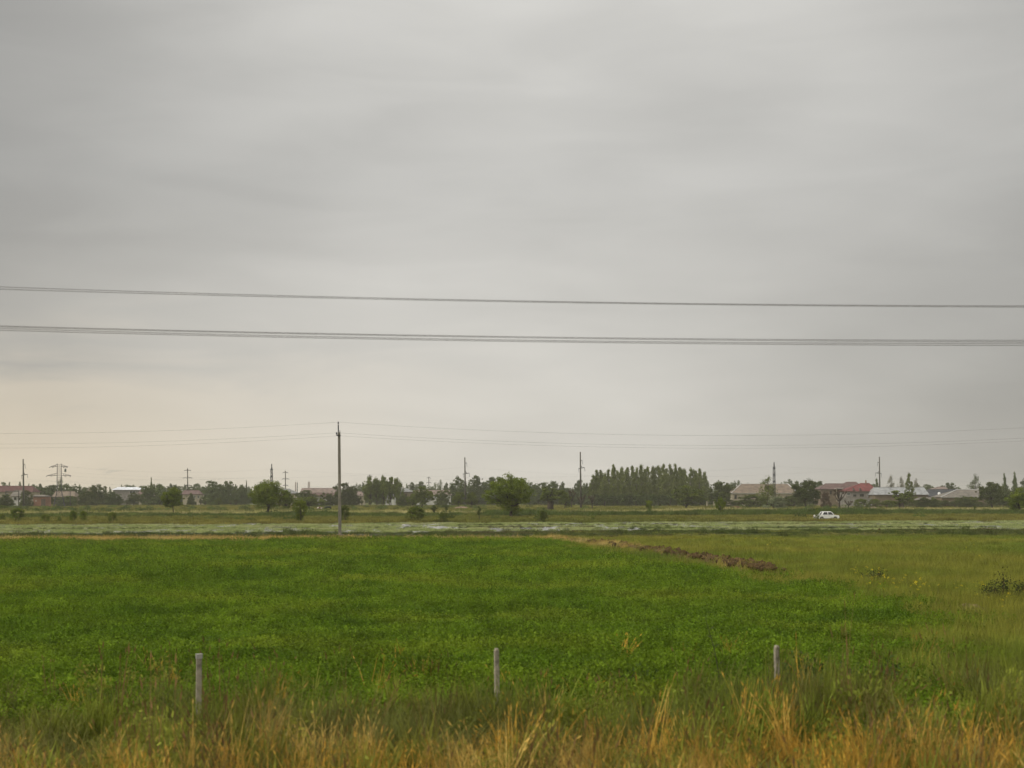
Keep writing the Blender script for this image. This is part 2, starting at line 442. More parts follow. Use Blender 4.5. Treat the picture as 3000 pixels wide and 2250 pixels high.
def blades(seed, n=34, rad=0.25, h=0.6, w=0.006, lean=0.3, curve=0.35, heads=0.0, headw=0.02, name='blades'):
    r = np.random.default_rng(seed); V = []; F = []
    for k in range(n):
        a = r.random() * 6.283; d = rad * math.sqrt(r.random()); b = np.array([d * math.cos(a), d * math.sin(a), 0])
        hh = h * (0.5 + 0.65 * r.random()); az = r.random() * 6.283
        out = np.array([math.cos(az), math.sin(az), 0]); side = np.array([-out[1], out[0], 0]) * w * (0.6 + 0.8 * r.random())
        ln = abs(r.normal(0, lean)); cv = curve * r.random()
        pts = [b + out * hh * (ln * t + cv * t * t) + np.array([0, 0, hh * (t - 0.25 * cv * t * t)]) for t in (0, 0.4, 0.75, 1.0)]
        o = len(V)
        for i, p in enumerate(pts):
            ww = (1.0, 0.9, 0.6, 0.12)[i]
            V += [p - side * ww, p + side * ww]
        for i in range(3): F.append((o + 2 * i, o + 2 * i + 1, o + 2 * i + 3, o + 2 * i + 2))
        if r.random() < heads:
            t0 = pts[3]; dr = pts[3] - pts[2]; dr = dr / np.linalg.norm(dr); hl = headw * (3.5 + 3 * r.random())
            for q in range(2):
                s2 = np.cross(dr, [1, 0.3, 0] if q else [0.2, 1, 0.1]); s2 = s2 / np.linalg.norm(s2) * headw * 0.5
                o = len(V); V += [t0 - dr * hl * 0.3, t0 + s2 + dr * hl * 0.2, t0 + dr * hl * 0.8, t0 - s2 + dr * hl * 0.2]; F.append((o, o + 1, o + 2, o + 3))
    return np_mesh('%s_%d' % (name, seed), V, F)
def leafy(seed, n=160, rad=0.4, h=0.5, s=0.05, up=0.2, name='leafy', aspect=0.5):
    r = np.random.default_rng(seed)
    a = r.random(n) * 6.283; d = rad * np.sqrt(r.random(n)); z = h * (0.1 + 0.9 * r.random(n)) * (1 - 0.5 * (d / rad) ** 2)
    C = np.stack([d * np.cos(a), d * np.sin(a), z], 1)
    return np_mesh('%s_%d' % (name, seed), *diamonds(C, s * (0.6 + 0.8 * r.random(n)), r, aspect, up))
def jitter_grid(x0, x1, y0, y1, step, seed):
    r = np.random.default_rng(seed)
    X, Y = np.meshgrid(np.arange(x0, x1, step), np.arange(y0, y1, step))
    X = X.ravel() + r.uniform(-.5, .5, X.size) * step * 1.3; Y = Y.ravel() + r.uniform(-.5, .5, Y.size) * step * 1.3
    return X, Y
def wedge(X, Y, margin=4.0):
    return np.abs(X) < Y * 0.364 * 1.12 + margin
def between(X, Y, l0, l1):
    """mask of points that lie between two ground lines"""
    def yl(l):
        A = Vector(gp(0, l[0])); B = Vector(gp(3000, l[1])); return A.y + (X - A.x) / (B.x - A.x) * (B.y - A.y)
    return (Y > yl(l0)) & (Y < yl(l1))
def lineY(X, l):
    A = Vector(gp(0, l[0])); B = Vector(gp(3000, l[1])); return A.y + (X - A.x) / (B.x - A.x) * (B.y - A.y)

RIDGE = np.array([gp(*p) for p in ((1600, 1586), (1660, 1592), (1740, 1600), (1820, 1608), (1890, 1622), (1960, 1634), (2040, 1648), (2130, 1664), (2210, 1680), (2275, 1696))])
def ridge_dist(X, Y):
    d = np.full(len(X), 1e9)
    for (ax, ay), (bx, by) in zip(RIDGE[:-1], RIDGE[1:]):
        t = np.clip(((X - ax) * (bx - ax) + (Y - ay) * (by - ay)) / ((bx - ax) ** 2 + (by - ay) ** 2), 0, 1)
        d = np.minimum(d, np.hypot(X - ax - t * (bx - ax), Y - ay - t * (by - ay)))
    return d
# the lucerne crop
M_LUC = leafmat('lucerne_leaf', (0.145, 0.22, 0.014), (0.09, 0.155, 0.010), (0.18, 0.23, 0.018), 0.30, 2.4, 0.35, 0.5, 0.38)
C_LUC = proto_coll('lucerne_plant', [lucerne(s) for s in range(100, 110)], M_LUC)
Xa, Ya = jitter_grid(-32, 18, 23, 62, 0.36, 1); Xb, Yb = jitter_grid(-60, 18, 62, 128, 0.55, 2)
X = np.r_[Xa, Xb]; Y = np.r_[Ya, Yb]
edge_n = (fnoise(X, Y, 33, 4.0) - 0.5) * 5.0 + rng.normal(0, 0.7, len(X))
k = wedge(X, Y) & (X < field_right(Y) + edge_n) & (Y < field_far(X) + (fnoise(X, Y, 35, 5.0) - .5) * 1.5) & (Y > 23.5 + (fnoise(X, Y, 36, 3.0) - .5) * 6) & (ridge_dist(X, Y) > 1.9 + 1.6 * fnoise(X, Y, 38, 3.0))
X, Y = X[k], Y[k]
hn = fnoise(X, Y, 40, 5.0) * 0.6 + fnoise(X, Y, 44, 1.6) * 0.4
s = np.where(Y < 62, 1.0, 1.25) * (0.75 + 0.55 * rng.random(len(X)))
scatter('lucerne_crop', np.stack([X, Y, np.zeros_like(X)], 1), s, C_LUC, 10, 'dense low green crop filling the big field behind the fence posts', 'crop', M_LUC, 5, 0.1, s * (0.25 + 1.5 * hn))

# grass kinds
M_GRN = leafmat('meadow_blade', (0.18, 0.21, 0.028), (0.255, 0.24, 0.04), (0.115, 0.175, 0.02), 0.09, 0.6, 0.3, 0.6, 0.3)
M_STRAW = leafmat('dry_straw_blade', (0.55, 0.40, 0.13), (0.40, 0.29, 0.085), (0.50, 0.40, 0.16), 0.4, 2.0, 0.3, 0.7, 0.35)
M_SAGE = leafmat('grey_green_blade', (0.19, 0.185, 0.05), (0.115, 0.14, 0.028), (0.30, 0.235, 0.08), 0.5, 2.0, 0.3, 0.65, 0.35)
M_WEED = leafmat('bank_weed_leaf', (0.06, 0.085, 0.018), (0.085, 0.105, 0.025), (0.115, 0.10, 0.04), 0.12, 1.0, 0.25, 0.6, 0.35)
M_RICE = leafmat('rice_blade', (0.34, 0.375, 0.14), (0.25, 0.30, 0.095), (0.41, 0.42, 0.19), 0.25, 0.8, 0.3, 0.6, 0.25)
M_REED = leafmat('reed_leaf', (0.075, 0.11, 0.022), (0.105, 0.135, 0.03), (0.06, 0.09, 0.019), 0.05, 0.4, 0.3, 0.6, 0.35)
M_DRY = leafmat('dry_meadow_blade', (0.55, 0.47, 0.24), (0.40, 0.37, 0.14), (0.24, 0.25, 0.065), 0.035, 0.5, 0.3, 0.7, 0.3)
M_OLIVE = leafmat('far_turf_blade', (0.165, 0.165, 0.034), (0.225, 0.20, 0.045), (0.12, 0.14, 0.028), 0.02, 0.3, 0.3, 0.6, 0.3)
M_FLOW = leafmat('yellow_petal', (0.75, 0.60, 0.03), (0.65, 0.5, 0.03), None, 1, 3, 0.2, 0.5, 0.1)
M_BROWN = leafmat('brown_dead_stalk', (0.16, 0.095, 0.04), (0.22, 0.13, 0.055), None, 0.8, 3, 0.15, 0.8, 0.35)

# meadow right of the crop, tall soft grass
C_MEA = proto_coll('meadow_tuft', [blades(s, 60, 0.36, 0.62, 0.006, 0.16, 0.35, 0.12, 0.012, 'meadow') for s in range(200, 208)], M_GRN)
Xa, Ya = jitter_grid(-2, 36, 27, 75, 0.42, 11); Xb, Yb = jitter_grid(-12, 72, 75, 158, 0.62, 12)
X = np.r_[Xa, Xb]; Y = np.r_[Ya, Yb]
en = (fnoise(X, Y, 33, 4.0) - 0.5) * 5.0 + rng.normal(0, 0.9, len(X))
k = wedge(X, Y, 5) & (X > np.where(Y < 119, field_right(Y) + en - 0.4, 1.0 + 0.05 * (Y - 119))) & (Y < lineY(X, L_PAD0) - 1.0) & (ridge_dist(X, Y) > 1.0 + 0.6 * fnoise(X, Y, 39, 2.0))
X, Y = X[k], Y[k]
hn = fnoise(X, Y, 50, 7.0) * 0.6 + fnoise(X, Y, 54, 2.0) * 0.4
s = np.where(Y < 75, 1.0, 1.35) * (0.8 + 0.4 * rng.random(len(X)))
scatter('meadow_grass', np.stack([X, Y, 0 * X], 1), s, C_MEA, 8, 'tall yellowish green grass right of the crop and the soil ridge', 'grass', M_GRN, 6, 0.1, s * (0.4 + 0.95 * hn) * np.interp(Y, [40, 90, 150], [1.0, 0.6, 0.28]))

# strip of dry stubble along the far edge of the crop, thinning out towards the ridge
C_STR = proto_coll('straw_tuft', [blades(s, 42, 0.33, 0.34, 0.007, 0.3, 0.4, 0.2, 0.015, 'straw') for s in range(220, 227)], M_STRAW)
X, Y = jitter_grid(-75, 6, 108, 133, 0.42, 13)
fade = np.interp(X, [-75, -14, -8, 6], [1, 1, 0.45, 0.12])
k = between(X, Y, (L_STRAW0[0] + 1, L_STRAW0[1] + 1), L_STRAW1) & wedge(X, Y) & (rng.random(len(X)) < fade * np.clip(2.6 * fnoise(X * 0.6, Y, 61, 3.0) - 0.4, 0.1, 1.0))
X, Y = X[k], Y[k]
scatter('dry_stubble', np.stack([X, Y, 0 * X], 1), 0.9 + 0.6 * rng.random(len(X)), C_STR, 7, 'strip of golden dry straw along the far edge of the crop', 'grass', M_STRAW, 7, 0.15)
X, Y = jitter_grid(-30, 8, 108, 133, 0.5, 14)
k = between(X, Y, (L_STRAW0[0] + 1, L_STRAW0[1] + 1), L_STRAW1) & wedge(X, Y) & (rng.random(len(X)) < np.interp(X, [-30, -16, -8, 8], [0.0, 0.1, 0.7, 0.95]))
X, Y = X[k], Y[k]
scatter('bank_foot_grass', np.stack([X, Y, 0 * X], 1), 1.0 + 0.5 * rng.random(len(X)), C_MEA, 8, 'green grass where the dry straw strip thins out before the ridge', 'grass', M_GRN, 8, 0.1, 0.35 + 0.3 * rng.random(len(X)))

# weeds on the ditch bank
C_WEE = proto_coll('bank_weed', [leafy(s, 150, 0.5, 0.6, 0.06, 0.1, 'weed', 0.4) for s in range(240, 246)] + [blades(s, 60, 0.4, 0.7, 0.012, 0.2, 0.4, 0.1, 0.02, 'weedgrass') for s in range(246, 250)], M_WEED)
X, Y = jitter_grid(-85, 80, 118, 170, 0.62, 15)
k = between(X, Y, L_STRAW1, L_PAD0) & wedge(X, Y, 6)
X, Y = X[k], Y[k]
n = fnoise(X, Y, 70, 5.0)
k = rng.random(len(X)) < np.clip((n - 0.25) * 2.6, 0.15, 1)
X, Y, n = X[k], Y[k], n[k]
s = 0.45 + 0.75 * n * (0.6 + 0.8 * rng.random(len(X)))
t = (Y - lineY(X, L_STRAW1)) / (lineY(X, L_PAD0) - lineY(X, L_STRAW1))
scatter('bank_weeds', np.stack([X, Y, 0.13 * np.sin(np.pi * np.clip(t, 0, 1))], 1), s * 1.1, C_WEE, 10, 'dark weeds growing along the ditch bank before the flooded paddy', 'weeds', M_WEED, 9, 0.15, s * np.where(rng.random(len(X)) < 0.06, 0.95, 0.42))

# rice seedlings standing in the water with open lanes between them
C_RIC = proto_coll('rice_tuft', [blades(s, 26, 0.30, 0.12, 0.012, 0.5, 0.35, 0, 0.01, 'rice') for s in range(260, 266)], M_RICE)
X, Y = jitter_grid(-105, 108, 135, 236, 0.5, 16)
k = between(X, Y, (L_PAD0[0] - .1, L_PAD0[1] - .1), (L_PAD1[0] + .1, L_PAD1[1] + .1)) & wedge(X, Y, 6)
X, Y = X[k], Y[k]
gap = 0.6 * fnoise(X, Y * 0.25, 80, 3.0) + 0.4 * vnoise(X, Y * 0.3, 83, 1.1)      # thin places where the water shows
near = (Y - lineY(X, L_PAD0)) < 5.5 * np.clip(fnoise(X, 0 * X, 86, 9.0) * 3.4 - 1.35, 0, 1)
k = ~near & (rng.random(len(X)) < np.clip(2.25 - 3.3 * gap, 0.0, 1.0))
X, Y = X[k], Y[k]
s = 0.7 + 0.6 * rng.random(len(X))
scatter('rice_seedlings', np.stack([X, Y, 0 * X + 0.03], 1), s, C_RIC, 6, 'pale green rice seedlings standing in the flooded paddy', 'rice', M_RICE, 10, 0.1)

bx = []; by = []
for yl, yr, x0, x1 in ((1552, 1541, -60, 20), (1546, 1534, -20, 75), (1557, 1546, 10, 60)):
    xs = rng.uniform(x0, x1, 420); bx.append(xs); by.append(lineY(xs, (yl, yr)) + rng.normal(0, 0.35, 420))
X = np.concatenate(bx); Y = np.concatenate(by); k = rng.random(len(X)) < np.clip(3 * fnoise(X, Y * 0, 89, 7.0) - 0.9, 0, 1); X, Y = X[k], Y[k]
scatter('paddy_bund_grass', np.stack([X, Y, 0 * X + 0.03], 1), 0.5 + 0.4 * rng.random(len(X)), C_WEE, 10, 'thin broken lines of dark grass dividing the paddy', 'grass', M_WEED, 33, 0.15, 0.18 + 0.3 * rng.random(len(X)))

# turf on the far bank, reeds, dry grass, far meadow
C_TUR = proto_coll('turf_tuft', [blades(s, 50, 0.8, 0.30, 0.03, 0.3, 0.4, 0.0, 0.02, 'turf') for s in range(280, 286)], M_OLIVE)
X, Y = jitter_grid(-120, 125, 190, 290, 1.0, 17)
k = (Y > lineY(X, L_PAD1) + (fnoise(X, Y, 88, 7.0) - 0.62) * 22) & (Y < lineY(X, (L_REED0[0] - 3, L_REED0[1] - 3))) & wedge(X, Y, 8)
k2 = np.hypot((X[k] - px(2421, 222)) / 1.3, Y[k] - 220.5) > 2.6
X, Y = X[k][k2], Y[k][k2]
scatter('bank_turf', np.stack([X, Y, 0 * X + 0.12], 1), 0.7 + 0.7 * rng.random(len(X)), C_TUR, 6, 'low olive turf on the far side of the paddy, around the car', 'grass', M_OLIVE, 11, 0.1)
C_REE = proto_coll('reed_clump', [blades(s, 70, 0.9, 1.35, 0.035, 0.14, 0.25, 0.0, 0.05, 'reed') for s in range(300, 306)] + [leafy(s, 170, 1.0, 1.2, 0.13, 0.1, 'scrub', 0.45) for s in range(306, 309)], M_REED)
X, Y = jitter_grid(-140, 150, 225, 310, 1.05, 18)
k = between(X, Y, L_REED0, (L_REED0[0] - 9, L_REED0[1] - 9)) & wedge(X, Y, 8)
X, Y = X[k], Y[k]
n = fnoise(X, Y, 90, 16.0)
dens = np.clip((n - np.where(X < -5, 0.44, 0.28)) * 5.0, np.where(X < -5, 0.05, 0.15), 1.0)
k = rng.random(len(X)) < dens; X, Y, n = X[k], Y[k], n[k]
s = (0.40 + 1.1 * np.clip(n - 0.2, 0, 1)) * (0.75 + 0.5 * rng.random(len(X))) * np.where(X < -5, 0.6, 1.0)
scatter('reed_bed', np.stack([X, Y, 0 * X], 1), 0.7 + 0.5 * rng.random(len(X)), C_REE, 9, 'long belt of green reeds and scrub behind the parked car', 'reeds', M_REED, 12, 0.1, s)
C_DRY = proto_coll('dry_tuft', [blades(s, 60, 1.1, 0.75, 0.035, 0.12, 0.25, 0.2, 0.05, 'dry') for s in range(320, 326)], M_DRY)
X, Y = jitter_grid(-150, 160, 262, 400, 1.5, 19)
k = between(X, Y, (L_REED0[0] - 7, L_REED0[1] - 6.5), (L_REED0[0] - 16, L_REED0[1] - 13)) & wedge(X, Y, 8)
X, Y = X[k], Y[k]
n = fnoise(X * 0.5, Y, 95, 14.0)
k = rng.random(len(X)) < np.clip((n - np.where(X < 0, 0.48, 0.42)) * 7, 0.02, 0.9); X, Y, n = X[k], Y[k], n[k]
s = 0.6 + 0.9 * np.clip(n, 0, 1) * (0.6 + 0.7 * rng.random(len(X)))
scatter('dry_grass_belt', np.stack([X, Y, 0 * X], 1), 0.9 + 0.4 * rng.random(len(X)), C_DRY, 6, 'belt of pale dry grass behind the reeds', 'grass', M_DRY, 13, 0.1, s)
X, Y = jitter_grid(-230, 240, 280, 560, 2.6, 20)
k = wedge(X, Y, 10) & (Y > lineY(X, (L_REED0[0] - 7, L_REED0[1] - 7)))
X, Y = X[k], Y[k]
n = fnoise(X, Y, 99, 22.0)
s = 1.6 * (0.6 + 0.8 * n) * (0.8 + 0.4 * rng.random(len(X)))
scatter('far_meadow', np.stack([X, Y, 0 * X], 1), s, C_TUR, 6, 'rough green pasture stretching from the dry grass to the village', 'grass', M_OLIVE, 14, 0.08, s * 0.8)

C_SHR = proto_coll('low_scrub', [leafy(s, 220, 1.0, 1.3, 0.13, 0.15, 'lowscrub', 0.5) for s in range(330, 336)], M_REED)
X, Y = jitter_grid(-170, 170, 205, 470, 3.2, 27)
n = fnoise(X, Y, 101, 18.0)
k = wedge(X, Y, 8) & (Y > lineY(X, (L_PAD1[0] - 1, L_PAD1[1] - 6))) & (rng.random(len(X)) < np.clip((n - 0.5) * 2.2, 0.01, 0.5) * np.where(X < 0, 0.8, 0.3) * (np.hypot(X - px(1498, 238), Y - 238) > 9))
X, Y, n = X[k], Y[k], n[k]
s = 0.5 + 0.8 * rng.random(len(X))
scatter('low_scrub', np.stack([X, Y, 0 * X], 1), s, C_SHR, 6, 'scattered low green scrub between the paddy and the village', 'scrub', M_REED, 15, 0.1, s * 0.8)

# foreground verge: straw, grey-green grass, weeds
Xc = np.array([-11, -7.7, -6.5, -4.6, -2.4, -1.2, 0.4, 1.6, 2.6, 3.0, 3.8, 5.0, 6.5, 8.5, 11])
Yc = np.array([20.6, 21.4, 20.4, 20.2, 21.6, 19.6, 22.6, 23.0, 22.6, 20.8, 23.2, 22.2, 22.4, 22.8, 23.5])   # how far out the straw reaches
M_VSTR = leafmat('golden_verge_blade', (0.55, 0.33, 0.05), (0.34, 0.205, 0.04), (0.58, 0.41, 0.115), 0.9, 3.0, 0.3, 0.7, 0.4)
C_FST = proto_coll('verge_straw', [blades(s, 22, 0.17, 0.66, 0.006, 0.25, 0.5, 0.6, 0.015, 'vstraw') for s in range(340, 350)], M_VSTR)
C_FSG = proto_coll('verge_sage', [blades(s, 30, 0.2, 0.66, 0.006, 0.25, 0.5, 0.4, 0.013, 'vsage') for s in range(350, 360)], M_SAGE)
C_FGR = proto_coll('verge_green', [blades(s, 40, 0.22, 0.55, 0.010, 0.35, 0.6, 0.0, 0.012, 'vgreen') for s in range(360, 366)] + [leafy(s, 150, 0.26, 0.45, 0.03, 0.3, 'vleaf') for s in range(366, 370)], M_GRN)
C_FWD = proto_coll('verge_weed', [leafy(s, 110, 0.28, 0.5, 0.034, 0.5, 'vweed', 0.5) for s in range(376, 380)], M_GRN)
C_FBR = proto_coll('verge_stalk', [blades(s, 10, 0.18, 0.85, 0.005, 0.16, 0.2, 0.8, 0.02, 'vstalk') for s in range(370, 376)], M_BROWN)
X, Y = jitter_grid(-13, 13, 13, 33, 0.2, 21)
k = wedge(X, Y, 3.0); X, Y = X[k], Y[k]
lim = np.interp(X, Xc, Yc) - 0.6 + (fnoise(X, Y, 110, 1.6) - 0.5) * 3.5
u = rng.random(len(X)); tall = rng.random(len(X)) < np.clip(1.9 * fnoise(X, Y, 115, 0.8) - 0.55, 0.04, 0.8)
hn = np.where(tall, 0.85 + 0.75 * rng.random(len(X)), 0.28 + 0.30 * rng.random(len(X))) * (0.5 + 1.0 * fnoise(X, Y, 113, 1.5)) * np.interp(X, [-9, -4, 0, 2.5, 4.5, 7, 10], [0.85, 0.95, 1.0, 1.05, 1.15, 0.95, 1.0])
isS = (u < np.clip((lim - Y) / 2.0 + 0.15, 0.012, 0.72) * np.clip(2.6 * fnoise(X, Y, 111, 1.0) - 0.45, 0.08, 1.1))
isG = (~isS) & (rng.random(len(X)) < np.clip((np.interp(X, [-9, -3, 2, 5, 9], [25.2, 25.8, 26.6, 28.2, 29.0]) + (fnoise(X, Y, 117, 2.2) - 0.5) * 7 - Y) / 3.0, 0.0, 1.0))
green = isG & ((fnoise(X, Y, 119, 1.6) > 0.50) | (u > 0.85))
sage = isG & ~green
brown = (rng.random(len(X)) < 0.05) & (Y < 27)
def put(name, kk, coll, n, label, m, seed, lift=1.0):
    P = np.stack([X[kk], Y[kk], 0 * X[kk]], 1); ss = 0.8 + 0.5 * rng.random(len(P))
    scatter(name, P, ss, coll, n, label, 'grass', m, seed, 0.16, ss * hn[kk] * lift)
put('verge_straw_grass', isS, C_FST, 10, 'golden dry seeding grass along the bottom of the picture', M_VSTR, 22, 0.85)
put('verge_sage_grass', sage, C_FSG, 10, 'grey green feathery grass around the fence posts', M_SAGE, 23, 0.85)
put('verge_green_grass', green, C_FGR, 10, 'lush green tufts among the fence posts', M_GRN, 24, 1.0)
weedy = (rng.random(len(X)) < 0.05 * (fnoise(X, Y, 121, 1.4) > 0.5)) & (Y < 29)
put('verge_broad_weeds', weedy, C_FWD, 4, 'broad leaved weeds scattered through the verge', M_GRN, 28, 1.2)
put('verge_dead_stalks', brown, C_FBR, 6, 'thin brown dead stalks standing in the verge grass', M_BROWN, 25, 1.0)

# a thicker tuft that half buries the third fence post
Xp = px(2290, 24.7) + rng.normal(0, 0.75, 60); Yp = 24.2 + rng.normal(0, 0.35, 60)
scatter('post_grass', np.stack([Xp, Yp, 0 * Xp], 1), 0.9 + 0.4 * rng.random(60), C_FSG, 10, 'tall pale grass tuft burying the foot of the rightmost post', 'grass', M_SAGE, 29, 0.12, 1.0 + 0.5 * rng.random(60))
# yellow flowers in the meadow
fl = []
for cx, cyy, sx, sy, nn in ((2545, 1680, 35, 10, 26), (2640, 1712, 60, 12, 46), (2690, 1728, 40, 14, 22), (2860, 1730, 40, 12, 24), (2900, 1760, 50, 18, 16), (2580, 1702, 30, 10, 14), (2770, 1600, 160, 20, 14), (2240, 1586, 60, 6, 16)):
    nn = max(4, int(nn * 0.5)); sx *= 1.3; sy *= 1.4
    for q in range(nn):
        x, y = gp(cx + rng.normal(0, sx), cyy + abs(rng.normal(0, sy)) + 14); fl.append((x, y, 0.42 + 0.2 * rng.random()))
C_FLO = proto_coll('yellow_flower', [leafy(s, 8, 0.045, 0.06, 0.014, 0.8, 'flower', 0.8) for s in range(380, 384)], M_FLOW)
scatter('yellow_flowers', np.array(fl), 1.0 + 0.6 * rng.random(len(fl)), C_FLO, 4, 'small yellow flowers in the meadow right of the crop', 'flowers', M_FLOW, 26, 0.3)
# ---------------------------------------------------------------- trees
def unit_tree(kind, seed, leaf, clusters, per, name):
    """a tree one metre tall and one metre wide, to be scaled: (wood mesh, crown mesh)"""
    r = np.random.default_rng(seed); wood = MB(); C = []; S = []
    def add(c, rad, n, flat=0.8):
        q = r.normal(size=(n, 3)); q /= np.linalg.norm(q, axis=1)[:, None]
        rr = rad * r.random(n) ** 0.45
        p = np.array(c) + q * rr[:, None] * np.array([1, 1, flat])
        C.append(p); S.append(leaf * (0.55 + 0.9 * r.random(n)))
    def limb(p0, p1, r0, r1, bend=0.06):
        p0 = np.array(p0, float); p1 = np.array(p1, float); m = (p0 + p1) / 2 + r.normal(0, bend, 3) * np.linalg.norm(p1 - p0)
        wood.tube([p0, m, p1], [r0, (r0 + r1) / 2, r1], 5)
    if kind in ('round', 'broad', 'pollard', 'young', 'wood'):
        th = {'round': 0.17, 'broad': 0.21, 'pollard': 0.36, 'young': 0.27, 'wood': 0.03}[kind]
        tr = {'round': 0.028, 'broad': 0.03, 'pollard': 0.075, 'young': 0.016, 'wood': 0.03}[kind]
        fork = (r.normal(0, 0.015), r.normal(0, 0.015), th + 0.06)
        wood.tube([(0, 0, -0.02), (r.normal(0, .01), r.normal(0, .01), th * 0.5), fork], [tr * 1.25, tr * (1.0 if kind != 'pollard' else 1.1), tr * (0.8 if kind != 'pollard' else 1.15)], 7)
        zc = (th + 1) / 2 + 0.01; rz = (1 - th) / 2 * 0.86
        nl = {'round': 8, 'broad': 13, 'pollard': 6, 'young': 6, 'wood': 8}[kind]; lobes = []
        for q in range(nl):
            a = 2.4 * q + r.normal(0, 0.35); u = (q + 0.5) / nl + r.normal(0, 0.05)
            e = 0.30 * math.sqrt(max(0.0, 1 - (2 * u - 0.95) ** 2 * 0.9)) * r.uniform(0.75, 1.1); lr = r.uniform(0.15, 0.23) * (1.12 - 0.35 * u)
            lobes.append((e * math.cos(a), e * math.sin(a), zc + (u - 0.5) * 2 * rz * 0.80, lr))
        if kind == 'wood':
            for q in range(6): a = q * 1.05; lobes.append((0.27 * math.cos(a), 0.27 * math.sin(a), r.uniform(0.1, 0.28), r.uniform(0.15, 0.21)))
        lobes.append((0, 0, zc, 0.22))
        zs = 1.0 if kind in ('broad',) else 1.15
        for k in range(clusters):
            lx, ly, lz, lr = lobes[k % len(lobes)]
            d = r.normal(size=3); d /= np.linalg.norm(d); q = lr * (0.55 + 0.45 * r.random() ** 0.5)
            c = (lx + d[0] * q, ly + d[1] * q, max(0.05, lz + d[2] * q * zs * (rz * 2 / 0.86)))
            add(c, 0.06 + 0.055 * r.random(), per)
            if k % 4 == 0 and kind != 'wood': limb(fork, c, tr * 0.45, tr * 0.08)
        for k in range(10):      # sprays that break the outline
            a = r.random() * 6.283; e = r.uniform(-0.2, 1.4)
            c = (0.47 * math.cos(a) * math.cos(e), 0.47 * math.sin(a) * math.cos(e), zc + rz * 1.03 * math.sin(e)); add(c, 0.04, per // 5)
    elif kind in ('poplar', 'conic', 'airy'):
        wood.tube([(0, 0, -0.02), (0.02, 0, 0.35), (0.0, 0.01, 0.7), (0.03, 0, 0.97)], [0.022, 0.018, 0.011, 0.003], 6)
        z0 = {'poplar': 0.16, 'conic': 0.08, 'airy': 0.12}[kind]
        lead = [(0.0, 0.0, 1.0)] + ([(r.uniform(-.22, .22), r.uniform(-.2, .2), r.uniform(0.7, 0.95)) for q in range(3)] if kind == 'poplar' else [(r.uniform(-.15, .15), r.uniform(-.15, .15), r.uniform(0.6, 0.85)) for q in range(2)])
        for k in range(clusters):
            lx, ly, lh = lead[k % len(lead)] if k % 5 else lead[0]
            t = (k + r.random()) / clusters; z = z0 + (0.985 * lh - z0) * t
            if kind == 'poplar': w = 0.24 * min(1, (1 - t) * 1.7 + 0.06) * (0.7 + 0.3 * min(1, t * 4))
            elif kind == 'conic': w = 0.40 * (1 - t) ** 0.75 + 0.02
            else: w = 0.34 * math.sin(math.pi * min(1, 0.25 + 0.72 * t)) + 0.03
            a = r.random() * 6.283; d = w * math.sqrt(r.random())
            c = (lx * min(1, z * 2) + d * math.cos(a), ly * min(1, z * 2) + d * math.sin(a), z)
            if kind == 'airy':
                n = per; p = np.array(c) + r.normal(0, 1, (n, 3)) * np.array([0.05, 0.05, 0.045]); C.append(p); S.append(leaf * (0.5 + 0.9 * r.random(n)))
            else: add(c, 0.05 + 0.06 * r.random(), per, 0.6)
            if k % 3 == 0: limb((lx * 0.4, ly * 0.4, max(0.1, z - 0.14)), c, 0.006, 0.0015)
        for lx, ly, lh in lead:
            add((lx - 0.02, ly, 0.955 * lh), 0.035, per // 2, 1.0); add((lx - 0.045, ly, 0.985 * lh), 0.022, per // 4, 1.0)
    elif kind in ('bush', 'vase'):
        for k in range(9):
            a = r.random() * 6.283; q = 0.38 if kind == 'bush' else 0.30
            limb((0.05 * math.cos(a), 0.05 * math.sin(a), -0.02), (q * math.cos(a), q * math.sin(a), 0.6 + 0.3 * r.random()), 0.014, 0.003)
        for k in range(clusters):
            t = r.random() ** 0.8; a = r.random() * 6.283
            if kind == 'bush': w = 0.45 * math.sqrt(max(0.02, 1 - (t * 1.05 - 0.25) ** 2 / 0.68)); z = 0.06 + 0.84 * t
            else: w = 0.12 + 0.36 * t ** 0.8 * (1 if t < 0.8 else 0.75); z = 0.08 + 0.86 * t
            d = w * r.random() ** 0.4
            add((d * math.cos(a), d * math.sin(a), z), 0.09 + 0.05 * r.random(), per)
        for k in range(14):
            a = r.random() * 6.283; d = 0.3 * r.random()
            add((d * math.cos(a) * 1.4, d * math.sin(a) * 1.4, 0.86 + 0.1 * r.random() - 0.3 * d), 0.04, per // 3)
    elif kind == 'dead':         # hard-pruned or bare: knobbly branches with clusters of twigs
        wood.tube([(0, 0, -0.02), (0.02, 0, 0.2), (0.0, 0.01, 0.42)], [0.07, 0.055, 0.05], 7)
        for k in range(9):
            a = 2 * math.pi * k / 9 + r.normal(0, .2); e = 0.25 + 0.2 * r.random()
            tip = (e * math.cos(a), e * math.sin(a), 0.68 + 0.26 * r.random())
            limb((0, 0.01, 0.38), tip, 0.035, 0.018, 0.1)
            for j in range(7):
                limb(tip, np.array(tip) + r.normal(0, 0.09, 3) + np.array([0, 0, 0.05]), 0.008, 0.002)
            add(tip, 0.075, per)
    me_c = np_mesh(name + '_crown', *diamonds(np.concatenate(C), np.concatenate(S), r, 0.62, 0.15))
    me_w = bpy.data.meshes.new(name + '_wood'); me_w.from_pydata(wood.v, [], wood.f); me_w.update()
    me_w.materials.append(BARK); me_c.materials.append(None)
    return me_w, me_c
TREES = {}
def kinds(key, kind, n, leaf, clusters, per):
    TREES[key] = [unit_tree(kind, 1000 + 17 * i + 131 * len(TREES), leaf, clusters, per, '%s_%d' % (key, i)) for i in range(n)]
kinds('round', 'round', 6, 0.019, 108, 95)
kinds('wood', 'wood', 6, 0.020, 150, 85)
